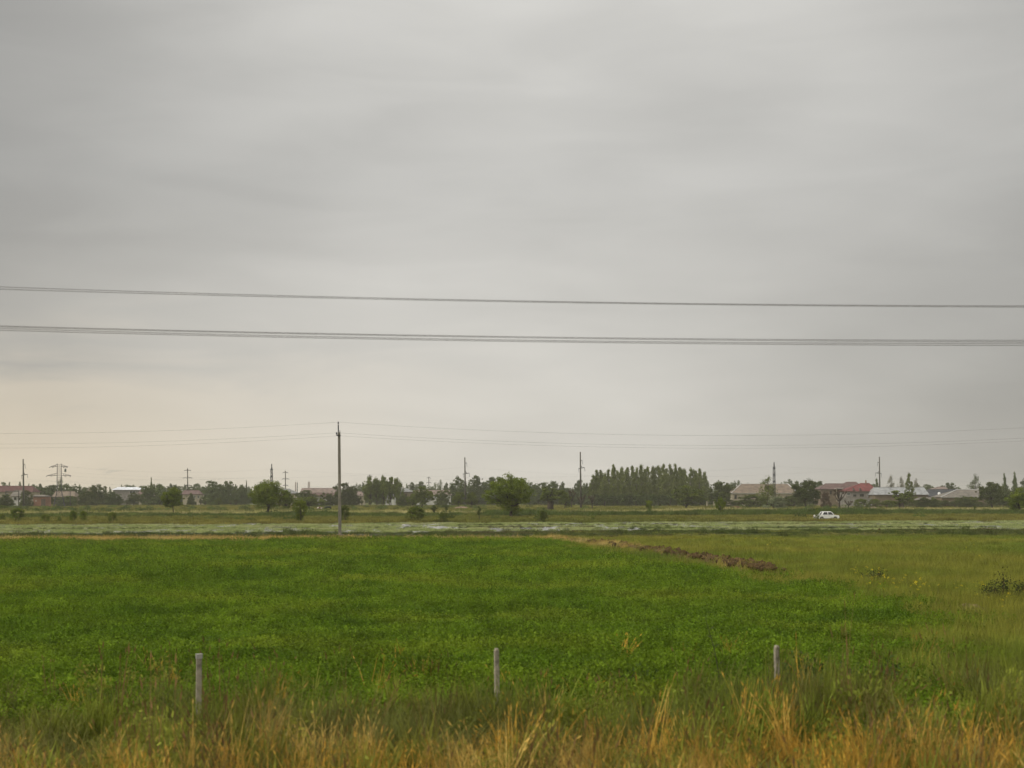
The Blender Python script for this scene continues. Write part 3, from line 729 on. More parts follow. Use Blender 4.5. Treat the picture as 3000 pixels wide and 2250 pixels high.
kinds('broad', 'broad', 2, 0.013, 182, 120)
kinds('near', 'young', 2, 0.016, 126, 120)
kinds('pollard', 'pollard', 3, 0.032, 30, 70)
kinds('young', 'young', 2, 0.024, 50, 90)
kinds('poplar', 'poplar', 7, 0.016, 110, 80)
kinds('conic', 'conic', 2, 0.016, 70, 80)
kinds('airy', 'airy', 3, 0.018, 64, 50)
kinds('bush', 'bush', 4, 0.024, 55, 90)
kinds('vase', 'vase', 3, 0.022, 55, 90)
kinds('dead', 'dead', 2, 0.03, 0, 26)
for m_w, m_c in TREES['poplar']: m_w.materials[0] = BARK_P

LEAF = {
    'fresh': leafmat('leaf_fresh_green', (0.17, 0.21, 0.020), (0.11, 0.15, 0.016), None, 0.5, 1.2, 0.25, 0.55, 0.10),
    'green': leafmat('leaf_mid_green', (0.145, 0.175, 0.026), (0.10, 0.13, 0.020), None, 0.35, 1.0, 0.25, 0.55, 0.15),
    'dark': leafmat('leaf_dark_green', (0.09, 0.11, 0.024), (0.065, 0.085, 0.018), None, 0.3, 0.8, 0.2, 0.6, 0.2),
    'olive': leafmat('leaf_poplar_green', (0.17, 0.195, 0.052), (0.12, 0.145, 0.036), None, 0.3, 0.9, 0.25, 0.55, 0.15),
    'silver': leafmat('leaf_silver_green', (0.24, 0.26, 0.14), (0.17, 0.20, 0.10), None, 0.5, 1.2, 0.2, 0.6, 0.08),
    'haze': leafmat('leaf_far_green', (0.10, 0.13, 0.036), (0.072, 0.10, 0.028), None, 0.2, 0.6, 0.2, 0.6, 0.2),
    'brown': leafmat('leaf_brown_twig', (0.11, 0.065, 0.04), (0.075, 0.052, 0.03), None, 0.4, 1.0, 0.1, 0.8, 0.15),
    'pinkish': leafmat('leaf_thin_greyish', (0.19, 0.175, 0.11), (0.15, 0.145, 0.085), None, 0.3, 1.0, 0.25, 0.7, 0.12),
}
tcount = [0]
def tree(key, x, ytop, w, D, leaf, label, name='tree', cat='tree', group=None, var=None, lean=0.0, parts=('trunk', 'crown')):
    """a tree whose top reaches photograph row ytop and whose crown spans w photograph pixels, standing D metres off"""
    i = tcount[0]; tcount[0] += 1
    h = pz(ytop, D) * 1.0; wm = w / FPX * D * {'wood': 1.3, 'round': 1.18, 'pollard': 1.1}.get(key, 1.0)
    t = thing(name, (px(x, D), D, 0), label, cat, group, (i * 2.399) % 6.283)
    t.scale = (wm, wm, h)
    if lean: t.rotation_euler = (0, lean, t.rotation_euler[2] * 0.0)
    mw, mc = TREES[key][(i if var is None else var) % len(TREES[key])]
    o = link(parts[0], mw, None, t)
    o = link(parts[1], mc, None, t)
    o.material_slots[0].link = 'OBJECT'; o.material_slots[0].material = LEAF[leaf]
    return t

# --- single trees one can pick out, nearest first
tree('broad', 1497, 1394, 160, 243, 'fresh', 'large spreading round tree standing alone left of the poplar row', var=0)
tree('near', 508, 1428, 82, 272, 'fresh', 'neat round tree on a thin bare trunk between pylon and tall pole', var=0)
tree('broad', 783, 1410, 132, 286, 'fresh', 'big bushy tree with pointed top in front of the lattice mast', var=1)
tree('vase', 880, 1464, 50, 203, 'fresh', 'narrow fan shaped sapling at the paddy edge left of the tall pole', 'sapling')
tree('bush', 1008, 1478, 40, 206, 'green', 'upright bush at the paddy edge just behind the tall pole', 'bush', 'bush', parts=('stems', 'foliage'))
tree('bush', 1219, 1482, 62, 207, 'green', 'wide dense bush at the paddy edge left of the spreading tree', 'bush', 'bush', parts=('stems', 'foliage'))
tree('bush', 1298, 1500, 30, 208, 'green', 'small low bush right of the wide dense bush by the paddy', 'bush', 'bush', parts=('stems', 'foliage'))
tree('bush', 1590, 1494, 34, 210, 'green', 'small bush right of the spreading tree at the paddy edge', 'bush', 'bush', parts=('stems', 'foliage'))
tree('vase', 1736, 1512, 14, 208, 'green', 'tiny sapling at the paddy edge below the brown pollards', 'sapling')
tree('pollard', 1613, 1430, 100, 370, 'green', 'pollarded willow with thick dark trunk right of the spreading tree', var=0)
tree('vase', 1902, 1466, 24, 272, 'fresh', 'slim young bright green tree in front of the poplar row', 'sapling')
tree('young', 2110, 1455, 42, 268, 'fresh', 'young round headed pollard right of the poplar row', var=0)
tree('pollard', 1404, 1484, 13, 212, 'dark', 'small dark topped stump on a thin stem left of the spreading tree', 'pollard_stump')
tree('pollard', 1552, 1496, 13, 262, 'dark', 'little dark stump under the right side of the spreading tree', 'pollard_stump')
tree('pollard', 1272, 1480, 22, 290, 'dark', 'twin headed dark pollard left of the far concrete pole', 'pollard_stump')
tree('pollard', 1308, 1480, 11, 300, 'dark', 'thin dark pollard stump beside the twin headed one', 'pollard_stump')
tree('pollard', 1942, 1494, 10, 262, 'dark', 'tiny dark stump in the reeds in front of the poplars', 'pollard_stump')
tree('pollard', 2855, 1480, 10, 300, 'dark', 'thin dark stump in the dry grass at the far right', 'pollard_stump')
tree('airy', 2395, 1490, 26, 219, 'green', 'scraggly thin sapling in front of the tail of the white car', 'sapling', var=2)
tree('round', 2985, 1435, 70, 285, 'fresh', 'bright green tree cut off by the right edge of the view', var=2)
for x, yt, w, D, lf, lab in (
        (52, 1486, 50, 206, 'fresh', 'leafy bush at the paddy edge below the leftmost concrete pole'),
        (134, 1504, 34, 198, 'green', 'squat round bush at the paddy edge below the pylon'),
        (175, 1512, 18, 198, 'green', 'low small bush right of the squat bush below the pylon'),
        (214, 1494, 26, 205, 'fresh', 'upright bush, the left one of a close pair near the paddy'),
        (244, 1494, 24, 203, 'fresh', 'slender bush, the right one of a close pair near the paddy'),
        (328, 1498, 32, 199, 'green', 'column shaped bush at the paddy edge right of the pylon'),
        (5, 1505, 26, 215, 'green', 'low bush by the paddy cut off by the left edge')):
    tree('bush', x, yt, w, D, lf, lab, 'bush', 'bush', parts=('stems', 'foliage'))

# --- trees around the village, each with its place
for key, x, yt, w, D, lf, lab in (
        ('wood', 14, 1448, 52, 440, 'dark', 'dark tree in front of the red roofed house at the left edge'),
        ('bush', 168, 1457, 34, 525, 'dark', 'dark bush under the left end of the beige barn'),
        ('bush', 213, 1452, 36, 525, 'dark', 'dark bush under the right end of the beige barn'),
        ('wood', 77, 1434, 34, 500, 'dark', 'round dark tree between the white cottage and the brick shed'),
        ('bush', 8, 1480, 34, 405, 'fresh', 'bright shrub at the left edge below the dark tree'),
        ('wood', 148, 1422, 76, 600, 'haze', 'broad tree behind the brick shed left of the pylon'),
        ('airy', 178, 1402, 40, 620, 'haze', 'tall thin topped tree right behind the pylon'),
        ('wood', 212, 1416, 74, 600, 'haze', 'broad dark tree just right of the pylon legs'),
        ('wood', 196, 1452, 50, 500, 'haze', 'low tree in front of the beige roof behind the pylon'),
        ('wood', 285, 1417, 60, 560, 'dark', 'tall rounded tree left of the white roofed house'),
        ('wood', 258, 1440, 50, 520, 'dark', 'wide low tree at the foot of the rounded tree by the white roof'),
        ('round', 392, 1446, 48, 530, 'dark', 'round orchard tree below the white roofed house'),
        ('wood', 334, 1440, 44, 540, 'haze', 'low tree below the left end of the white roof'),
        ('wood', 448, 1416, 66, 560, 'haze', 'rounded tree between the white roof and the neat round tree'),
        ('poplar', 443, 1399, 20, 640, 'olive', 'slim poplar rising above the trees right of the white roof'),
        ('wood', 512, 1418, 34, 640, 'haze', 'tree crown showing above the neat round tree'),
        ('wood', 561, 1446, 26, 560, 'dark', 'small dark tree under the cream house beside the three armed pole'),
        ('wood', 628, 1410, 62, 570, 'haze', 'tall dark tree, left half of the big clump before the bushy tree'),
        ('wood', 668, 1408, 56, 580, 'haze', 'tall dark tree, right half of the big clump before the bushy tree'),
        ('round', 641, 1458, 24, 520, 'green', 'small bright tree at the foot of the big dark clump'),
        ('wood', 706, 1424, 50, 590, 'haze', 'hazy tree just left of the big bushy tree'),
        ('poplar', 722, 1408, 14, 640, 'haze', 'narrow poplar tip left of the lattice mast'),
        ('round', 838, 1440, 50, 330, 'green', 'shorter tree touching the right side of the bushy tree'),
        ('wood', 895, 1437, 66, 520, 'dark', 'dark rounded tree in front of the long brown roof'),
        ('round', 905, 1455, 90, 440, 'green', 'wide green thicket tree behind the fan shaped sapling'),
        ('wood', 960, 1442, 40, 520, 'dark', 'low dark tree left of the tall pole before the long roof'),
        ('wood', 1000, 1413, 50, 540, 'dark', 'dark tree directly behind the tall concrete pole'),
        ('wood', 1030, 1422, 46, 540, 'dark', 'dark tree right behind the tall concrete pole'),
        ('airy', 1045, 1419, 34, 640, 'haze', 'pale hazy tree top right of the tall pole'),
        ('round', 1082, 1402, 42, 530, 'green', 'first tree from the left in the five headed grove'),
        ('round', 1104, 1399, 36, 532, 'green', 'second tree from the left in the five headed grove'),
        ('round', 1124, 1396, 36, 530, 'green', 'middle tree of the five headed grove'),
        ('round', 1145, 1397, 34, 533, 'green', 'fourth tree from the left in the five headed grove'),
        ('round', 1164, 1401, 34, 530, 'green', 'last tree on the right of the five headed grove'),
        ('wood', 1186, 1450, 36, 500, 'dark', 'low dark tree below the grey hipped roof'),
        ('round', 1237, 1430, 60, 430, 'green', 'round tree in front of the pinkish roof behind the wide bush'),
        ('round', 1210, 1446, 38, 440, 'green', 'low tree left of the pinkish roofed house'),
        ('wood', 1296, 1432, 46, 530, 'dark', 'dark tree covering the right end of the pinkish roof'),
        ('round', 1344, 1440, 36, 425, 'green', 'round shrub tree just left of the far concrete pole'),
        ('round', 1382, 1442, 34, 425, 'green', 'round shrub tree just right of the far concrete pole'),
        ('wood', 1342, 1400, 50, 600, 'haze', 'tall hazy tree behind the far concrete pole'),
        ('wood', 1397, 1395, 54, 610, 'haze', 'tallest hazy tree right of the far concrete pole'),
        ('wood', 1438, 1396, 56, 620, 'haze', 'hazy tree half hidden by the spreading tree on its left'),
        ('wood', 1540, 1405, 44, 620, 'haze', 'hazy tree above the right shoulder of the spreading tree'),
        ('wood', 1580, 1412, 50, 600, 'haze', 'hazy tree behind the pollarded willow on the left'),
        ('wood', 1622, 1407, 54, 600, 'haze', 'hazy tree top above the pollarded willow'),
        ('wood', 1646, 1416, 40, 600, 'haze', 'hazy tree to the right of the pollarded willow'),
        ('wood', 1694, 1407, 32, 640, 'haze', 'hazy tree behind the tallest pole left of the poplars'),
        ('wood', 1716, 1414, 32, 600, 'haze', 'hazy tree between the tallest pole and the poplar row'),
        ('round', 1655, 1440, 36, 420, 'green', 'bright shrub tree joined to the right of the willow'),
        ('dead', 1675, 1430, 26, 440, 'brown', 'reddish brown bare pollard, tallest of three beside the poplars'),
        ('dead', 1704, 1449, 30, 400, 'brown', 'reddish brown bare pollard at the foot of the tallest pole'),
        ('dead', 1735, 1448, 26, 410, 'brown', 'reddish brown bare pollard nearest to the poplar row'),
        ('round', 2012, 1427, 96, 425, 'green', 'round green tree in front of the right end of the poplar row'),
        ('round', 2112, 1410, 74, 480, 'dark', 'dark round tree between the poplar row and the tan roof'),
        ('wood', 2153, 1406, 36, 700, 'haze', 'pale tree top peeping over the left end of the tan roof'),
        ('airy', 2250, 1399, 84, 455, 'green', 'loose airy tree in front of the middle of the tan roof'),
        ('bush', 2205, 1448, 110, 460, 'dark', 'dense hedge like thicket under the tan roofed house'),
        ('bush', 2320, 1450, 60, 470, 'dark', 'thicket below the right end of the tan roof'),
        ('bush', 2272, 1453, 76, 400, 'silver', 'silvery rounded willow bush before the tan roofed house'),
        ('round', 2362, 1405, 88, 400, 'dark', 'large dark round tree between the tan and the brown roofs'),
        ('wood', 2318, 1402, 44, 700, 'haze', 'hazy tree row top right of the thin lattice mast'),
        ('wood', 2392, 1408, 50, 640, 'haze', 'hazy tree above the left end of the brown roof'),
        ('bush', 2420, 1440, 34, 430, 'brown', 'brownish leafy tree left of the bare knobbly tree'),
        ('dead', 2459, 1430, 48, 405, 'brown', 'bare knobbly pruned tree in front of the brown roofed house'),
        ('dead', 2486, 1464, 34, 412, 'brown', 'low bare bent tree right of the knobbly pruned tree'),
        ('bush', 2520, 1460, 50, 440, 'green', 'green shrub below the red roofed house at its left'),
        ('bush', 2560, 1461, 50, 442, 'green', 'green shrub below the red roofed house at its right'),
        ('bush', 2602, 1464, 46, 442, 'green', 'green shrub below the grey metal roof beside the pole'),
        ('conic', 2567, 1402, 36, 640, 'haze', 'hazy tree between the red roof and the grey metal roof'),
        ('airy', 2610, 1396, 44, 650, 'pinkish', 'thin greyish tree above the left of the grey metal roof'),
        ('airy', 2640, 1400, 40, 650, 'pinkish', 'thin greyish tree above the middle of the grey metal roof'),
        ('airy', 2684, 1406, 36, 650, 'pinkish', 'thin greyish tree right of the pointed tree'),
        ('conic', 2664, 1386, 50, 470, 'olive', 'tall pointed tree in front of the grey metal roof'),
        ('pollard', 2640, 1437, 86, 400, 'green', 'wide pollard with stout trunk before the grey metal roof'),
        ('wood', 2706, 1455, 40, 450, 'dark', 'dark low tree under the brick gable end'),
        ('wood', 2736, 1458, 38, 455, 'dark', 'dark low tree below the slate roofed house'),
        ('wood', 2722, 1420, 40, 700, 'haze', 'hazy tree behind the slate roof beside the brick gable'),
        ('wood', 2782, 1413, 54, 680, 'haze', 'hazy tree above the ridge of the slate roof'),
        ('wood', 2820, 1452, 46, 470, 'dark', 'leafy tree before the grey brown roofed house at right'),
        ('round', 2850, 1455, 40, 470, 'green', 'lighter tree before the right part of the grey brown roof'),
        ('airy', 2858, 1394, 62, 640, 'haze', 'tall spiky hazy tree above the grey brown roof'),
        ('round', 2905, 1410, 78, 430, 'dark', 'big dark tree with stout trunk near the right edge'),
        ('poplar', 2942, 1388, 30, 560, 'haze', 'left one of two tall poplars near the right edge'),
        ('poplar', 2972, 1384, 34, 560, 'haze', 'right one of two tall poplars near the right edge'),
        ('wood', 2955, 1430, 70, 520, 'dark', 'dark tree below the two poplars near the right edge'),
        ('wood', 3010, 1395, 40, 560, 'haze', 'hazy tree cut by the right edge behind the bright tree')):
    nm = {'dead': 'bare_pollard', 'bush': 'bush', 'poplar': 'poplar_tree'}.get(key, 'tree')
    tree(key, x, yt, w, D, lf, lab, nm, 'bush' if key == 'bush' else 'tree', parts=('stems', 'foliage') if key == 'bush' else ('trunk', 'crown'))

ORD = ['first','second','third','fourth','fifth','sixth','seventh','eighth','ninth','tenth','eleventh','twelfth','thirteenth','fourteenth','fifteenth','sixteenth','seventeenth','eighteenth','nineteenth','twentieth','twenty first','twenty second','twenty third','twenty fourth','twenty fifth']
# --- the dense poplar row
tops = [(1738, 1395), (1748, 1378), (1760, 1376), (1772, 1384), (1783, 1371), (1797, 1363), (1808, 1380), (1822, 1368), (1838, 1366), (1852, 1368), (1866, 1372), (1878, 1361), (1897, 1364),
        (1912, 1362), (1928, 1367), (1944, 1360), (1952, 1371), (1963, 1358), (1978, 1363), (1992, 1370), (2006, 1374), (2024, 1369), (2038, 1374), (2050, 1375), (2064, 1384)]
for i, (x, yt) in enumerate(tops):
    tree('poplar', x, yt + (i * 29) % 9 - 3, 48 + (i * 13) % 21, 508 + 9 * (i * 7 % 5), 'olive', 'tall slender poplar, %s from the left in the dense row' % ORD[i], 'poplar_tree', 'tree', 'poplars in the dense row')
for i, x in enumerate(range(1762, 2060, 24)):
    tree('wood', x, 1404 + (i * 37) % 23, 40, 560, 'olive', 'shorter tree filling the back of the poplar row', 'tree', 'tree', 'trees behind the poplar row')
for x in range(1745, 2070, 24):
    tree('bush', x, 1440 + (x * 7) % 14, 40, 505, 'haze', 'undergrowth bush at the foot of the poplar row', 'bush', 'bush', 'undergrowth under the poplars', parts=('stems', 'foliage'))

# --- the small pruned orchard trees in the distant rice field
for i, (x, yt) in enumerate(((322, 1462), (344, 1462), (372, 1464), (418, 1454), (433, 1462), (468, 1460), (588, 1462), (601, 1462), (676, 1464), (691, 1463))):
    tree('pollard', x, yt, 17, 560, 'dark', 'small pruned tree, %s from the left in the distant field beyond the neat round tree' % ORD[i], 'pollard_tree', 'tree', 'pruned trees in the distant field, left')
for i, (x, yt) in enumerate(((975, 1464), (1036, 1464), (1052, 1464), (1060, 1465), (1086, 1464), (1120, 1464), (1141, 1463), (1170, 1462), (1180, 1463))):
    tree('pollard', x, yt, 12, 545, 'dark', 'small dark pruned tree, %s from the left in the field below the grove' % ORD[i], 'pollard_tree', 'tree', 'pruned trees in the distant field, right')

# --- the far hazy tree line behind the village
def row(x0, x1, step, y, dy, w, D, keys, label, group, seed):
    r = np.random.default_rng(seed); x = x0
    while x < x1:
        k = keys[r.integers(len(keys))]; sc = 0.55 if k == 'poplar' else 1.0
        tree(k, x, y + r.uniform(-dy, dy), w * sc * r.uniform(0.8, 1.25), D + r.uniform(-40, 40), 'haze', label, 'poplar_tree' if k == 'poplar' else 'tree', 'tree', group)
        x += step * r.uniform(0.7, 1.3) * (0.8 if k == 'poplar' else 1)
row(-30, 130, 15, 1416, 6, 26, 820, ['wood', 'poplar', 'wood', 'conic'], 'hazy tree top on the skyline behind the red roof at left', 'skyline trees, far left', 1)
row(120, 470, 20, 1424, 6, 36, 840, ['wood', 'poplar', 'wood'], 'hazy tree on the skyline between pylon and white roofed house', 'skyline trees, left', 2)
row(460, 800, 20, 1422, 7, 36, 840, ['wood', 'poplar', 'wood'], 'hazy tree on the skyline behind the three armed pole', 'skyline trees, left of middle', 3)
row(800, 1060, 24, 1434, 6, 36, 860, ['wood', 'wood', 'airy'], 'hazy tree on the skyline behind the long brown roof', 'skyline trees, behind the long roof', 4)
row(1050, 1360, 18, 1414, 6, 36, 860, ['wood', 'airy', 'wood', 'poplar'], 'pale hazy tree on the skyline left of the spreading tree', 'skyline trees, middle', 5)
row(1330, 1740, 24, 1424, 7, 44, 760, ['wood'], 'hazy tree in the backdrop between the spreading tree and the poplars', 'backdrop trees, middle', 6)
row(2075, 2420, 22, 1424, 8, 34, 860, ['wood', 'airy'], 'hazy tree on the skyline behind the tan roof', 'skyline trees, right of middle', 7)
row(2410, 2720, 22, 1424, 7, 36, 860, ['wood', 'airy'], 'hazy tree on the skyline behind the red and grey roofs', 'skyline trees, right', 8)
row(2720, 3060, 22, 1426, 7, 40, 820, ['wood', 'wood', 'conic'], 'hazy tree on the skyline at the far right', 'skyline trees, far right', 9)

# --- hedges and thickets that close the gaps between the houses
def hedge(x0, x1, step, y, dy, w, D, label, group, seed, leaf='haze'):
    r = np.random.default_rng(seed); x = x0
    while x < x1:
        tree('bush', x, y + r.uniform(-dy, dy), w * r.uniform(0.8, 1.3), D + r.uniform(-8, 8), leaf, label, 'bush', 'bush', group, parts=('stems', 'foliage'))
        x += step * r.uniform(0.8, 1.2)
hedge(60, 480, 34, 1444, 6, 56, 625, 'bush in the dark thicket behind the pylon and the white roofed house', 'thicket on the left', 51)
hedge(480, 800, 34, 1446, 5, 56, 640, 'bush in the dark thicket behind the neat round tree', 'thicket left of the mast', 52)
hedge(800, 1340, 40, 1450, 4, 60, 640, 'bush in the hazy thicket behind the long farmhouse and the grove', 'thicket in the middle', 53)
hedge(1330, 1740, 36, 1446, 5, 60, 600, 'bush in the hazy thicket between the far pole and the poplars', 'thicket before the poplars', 54)
hedge(2080, 2420, 36, 1448, 5, 60, 620, 'bush in the thicket behind the tan roofed house', 'thicket behind the tan roof', 55)
hedge(2400, 3040, 40, 1448, 5, 60, 620, 'bush in the thicket behind the red, grey and slate roofs', 'thicket at the right', 56)
hedge(2620, 2960, 30, 1466, 4, 40, 468, 'garden bush below the slate and grey brown roofs', 'garden bushes at the right', 57, 'dark')
hedge(2130, 2350, 30, 1463, 4, 40, 480, 'garden bush below the tan roofed house', 'garden bushes under the tan roof', 58, 'dark')
hedge(210, 470, 28, 1462, 4, 40, 590, 'garden bush below the white roofed house', 'garden bushes under the white roof', 59, 'dark')
# ---------------------------------------------------------------- houses
def roofmat(name, c, rough=0.75): return mat('roof_' + name, c, rough, 0.25, 0.16, 0.5, stretch=(1.6, 1.6, 0.5))
def wallmat(name, c): return mat('wall_' + name, c, 0.9, 0.15, 0.10, 0.6)
GLASS = mat('dark_window_glass', (0.03, 0.033, 0.035), 0.12, 0.5, 0.05, 1.0)
FRAME = mat('window_frame_paint', (0.55, 0.53, 0.48), 0.6, 0.3, 0.05, 3.0)
DARKFR = mat('brown_frame_paint', (0.10, 0.075, 0.055), 0.6, 0.3, 0.05, 3.0)
def house(name, label, x0, x1, yr, ye, D, depth, rx0, rx1, wall, roof, wins=(), over=0.45, cap=None, seams=False, cat='house', gable_wall=None, lean_to=False):
    """eaves span columns x0..x1, ridge spans rx0..rx1; yr / ye are the photograph rows of ridge and eaves"""
    X0, X1 = px(x0, D), px(x1, D); zc = pz(ye, D); Dm = D + depth / 2
    R0, R1 = px(rx0, Dm), px(rx1, Dm); zr = pz(yr, Dm); cx = (X0 + X1) / 2
    t = thing(name, (cx, D, 0), label, cat)
    a, b = X0 - cx, X1 - cx; r0, r1 = R0 - cx, R1 - cx
    f, k = -over, depth + over; m = depth / 2; th = 0.14
    gl, gr = (r0 - a) < 1.0, (b - r1) < 1.0
    if gl: r0 = a
    if gr: r1 = b
    top = [(a, f, zc), (b, f, zc), (b, k, zc), (a, k, zc), (r0, m, zr), (r1, m, zr)]
    V = top + [(p[0], p[1], p[2] - th) for p in top]
    F = [(0, 1, 5, 4), (2, 3, 4, 5), (6, 10, 11, 7), (8, 11, 10, 9), (0, 6, 7, 1), (2, 8, 9, 3)]
    if gl: F += [(3, 9, 10, 4), (4, 10, 6, 0)]
    else: F += [(3, 0, 4), (9, 10, 6), (3, 9, 6, 0)]
    if gr: F += [(1, 7, 11, 5), (5, 11, 8, 2)]
    else: F += [(1, 2, 5), (7, 11, 8), (1, 7, 8, 2)]
    mb = MB().poly(V, F)
    ro = mb.build('roof', roof, t)
    if seams:
        sm = MB(); n = max(3, int((b - a) / 2.0))
        for i in range(1, n):
            q = a + (b - a) * i / n; q2 = r0 + (r1 - r0) * i / n
            sm.bar((q, f, zc + 0.03), (q2, m, zr + 0.03), 0.07)
        sm.build('seam', roof, ro)
    cp = MB()
    capm = cap if cap else roof
    cp.tube([(r0, m, zr + 0.02), (r1, m, zr + 0.02)], 0.10, 6)
    if not gr: cp.tube([(r1, m, zr + 0.02), (b, f, zc + 0.02)], 0.10 if not cap else 0.16, 6)
    if not gl: cp.tube([(r0, m, zr + 0.02), (a, f, zc + 0.02)], 0.10, 6)
    cp.build('ridge_cap', capm, ro)
    MB().box(((a + b) / 2, f - 0.06, zc - 0.10), (b - a, 0.10, 0.14)).build('gutter', FRAME if cap else DARKFR, ro)
    wa, wb = a + over, b - over; zt = zc - th - 0.01
    w = MB(); w.box(((wa + wb) / 2, m, zt / 2), (wb - wa, depth, zt))
    wo = w.build('wall', wall, t)
    gs = zr - 0.3 - (0 if True else 0)
    for side, on in ((wa, gl), (wb, gr)):
        if on:
            g2 = MB(); e = 0.12 if side == wb else -0.12
            y0, y1 = 0.05, depth - 0.05; zg = zr - th - 0.12
            g2.poly([(side, y0, zt), (side, y1, zt), (side, m, zg), (side - e * 2, y0, zt), (side - e * 2, y1, zt), (side - e * 2, m, zg)], [(0, 1, 2), (3, 5, 4), (0, 2, 5, 3), (1, 4, 5, 2), (0, 3, 4, 1)])
            g2.build('gable', gable_wall if gable_wall else wall, t)
    for wi in wins:
        xw, yt, yb, ww = wi[:4]; fm = wi[4] if len(wi) > 4 else FRAME
        x = px(xw, D) - cx; z1 = pz(yt, D); z0 = pz(yb, D); hw = ww / FPX * D / 2
        fr_ = MB(); s = 0.10
        fr_.box((x - hw + s / 2, -0.03, (z0 + z1) / 2), (s, 0.12, z1 - z0)); fr_.box((x + hw - s / 2, -0.03, (z0 + z1) / 2), (s, 0.12, z1 - z0))
        fr_.box((x, -0.03, z1 - s / 2), (2 * hw - 2 * s, 0.12, s)); fr_.box((x, -0.04, z0 + s / 2), (2 * hw - 2 * s, 0.16, s))
        fr_.box((x, -0.025, (z0 + z1) / 2), (0.07, 0.08, z1 - z0 - 2 * s))
        fo = fr_.build('window', fm, t)
        for sg in (-1, 1):
            MB().box((x + sg * (hw - s) / 2, -0.012, (z0 + z1) / 2), ((hw - s) - 0.04, 0.02, z1 - z0 - 2 * s)).build('pane', GLASS, fo)
    return t
W_CREAM = wallmat('cream', (0.40, 0.345, 0.25)); W_WHITE = wallmat('whitewash', (0.55, 0.53, 0.49)); W_BRICK = wallmat('brick', (0.28, 0.145, 0.095))
W_TAN = wallmat('tan', (0.22, 0.17, 0.12)); W_GREY = wallmat('grey_plaster', (0.26, 0.235, 0.21)); W_ADOBE = wallmat('adobe', (0.19, 0.145, 0.095))
R_RED = roofmat('red_metal', (0.17, 0.042, 0.04)); R_DRED = roofmat('dull_red_metal', (0.105, 0.042, 0.037)); R_TAN = roofmat('tan_sheet', (0.19, 0.145, 0.105)); R_BROWN = roofmat('brown_metal', (0.13, 0.08, 0.07))
R_GREY = roofmat('pale_grey_metal', (0.28, 0.285, 0.28), 0.6); R_SLATE = roofmat('slate', (0.045, 0.048, 0.055)); R_ASB = roofmat('asbestos', (0.165, 0.145, 0.12)); R_WHITE = roofmat('white_metal', (0.75, 0.77, 0.80), 0.45)
R_PINK = roofmat('pinkish_sheet', (0.205, 0.155, 0.13)); R_LGREY = roofmat('grey_sheet', (0.22, 0.22, 0.21)); CAPW = mat('pale_ridge_tin', (0.6, 0.6, 0.58), 0.5, 0.4, 0.05, 1.0)

house('house', 'long house with faded red metal roof at the left edge', -40, 98, 1424, 1441, 560, 9, -40, 96, W_CREAM, R_DRED, [(20, 1446, 1460, 10)], seams=True)
house('cottage', 'small whitewashed cottage with dull brown roof left of the pole', 30, 66, 1437, 1453.5, 508, 8, 30, 64, W_WHITE, R_ASB, [(44.5, 1457, 1465, 7, DARKFR), (57, 1458, 1465, 5, DARKFR)])
t = house('shed', 'flat brick shed with sloping roof right of the leftmost pole', 95, 136, 1450, 1454, 500, 6, 96, 131, W_BRICK, R_ASB, [(105.5, 1466, 1469, 3)], over=0.3, cat='shed')
MB().box((px(127, 500) - px(115.5, 500), -0.06, 1.5), (1.5, 0.10, 2.6)).build('doorway', DARKFR, t)
house('barn', 'beige roofed barn standing behind the pylon legs', 153, 220, 1439.5, 1455, 560, 8, 154, 219, W_TAN, R_TAN)
house('house', 'small tan roof corner among trees right of the pylon', 250, 280, 1434, 1444, 640, 8, 252, 274, W_TAN, R_TAN)
house('house', 'house with bright white hipped metal roof among dark trees', 328, 426, 1427.5, 1435, 600, 10, 346, 402, W_GREY, R_WHITE, [(388, 1438, 1446, 18)], seams=True)
house('house', 'low brown roofed wing right of the white roofed house', 404, 446, 1434, 1448, 590, 8, 406, 430, W_CREAM, R_BROWN)
house('house', 'cream house with brown roof behind the three armed pole', 532, 588, 1436.5, 1448, 605, 9, 536, 583, W_CREAM, R_BROWN, [(570, 1452, 1460, 6), (581, 1452, 1460, 6)])
house('house', 'grey hipped roof house just right of the bushy tree', 803, 870, 1432.5, 1445.5, 560, 10, 822, 848, W_CREAM, R_LGREY, [(816, 1448, 1454, 5)])
house('farmhouse', 'long brown roofed farmhouse left of the tall pole', 878, 985, 1430.5, 1445, 570, 11, 882, 982, W_TAN, R_PINK, [])
t = house('annex', 'lower brown roofed annex with white porch before the long farmhouse', 910, 978, 1444.5, 1454, 545, 7, 914, 975, W_WHITE, R_BROWN, [(940, 1457, 1463, 8), (954, 1457, 1463, 8), (966, 1457, 1463, 8)])
house('house', 'small house with pale roof right of the tall pole', 1040, 1068, 1440, 1452, 560, 7, 1050, 1058, W_CREAM, R_PINK, [(1057, 1456, 1463, 4, DARKFR)])
t = house('house', 'white walled house glimpsed between trunks of the five headed grove', 1126, 1158, 1439, 1447, 590, 8, 1130, 1152, W_WHITE, R_PINK, [(1146, 1451, 1461, 5, DARKFR), (1134, 1451, 1458, 4, DARKFR)])
house('house', 'house with light grey pyramid roof right of the grove', 1170, 1212, 1430.5, 1441, 560, 9, 1182, 1192, W_TAN, R_LGREY, [(1190, 1447, 1455, 5, DARKFR)])
house('house', 'pinkish roofed house with white wall left of the far concrete pole', 1214, 1322, 1436, 1450, 560, 9, 1216, 1316, W_WHITE, R_PINK, [(1275, 1455, 1461, 5), (1305, 1455, 1461, 5)])
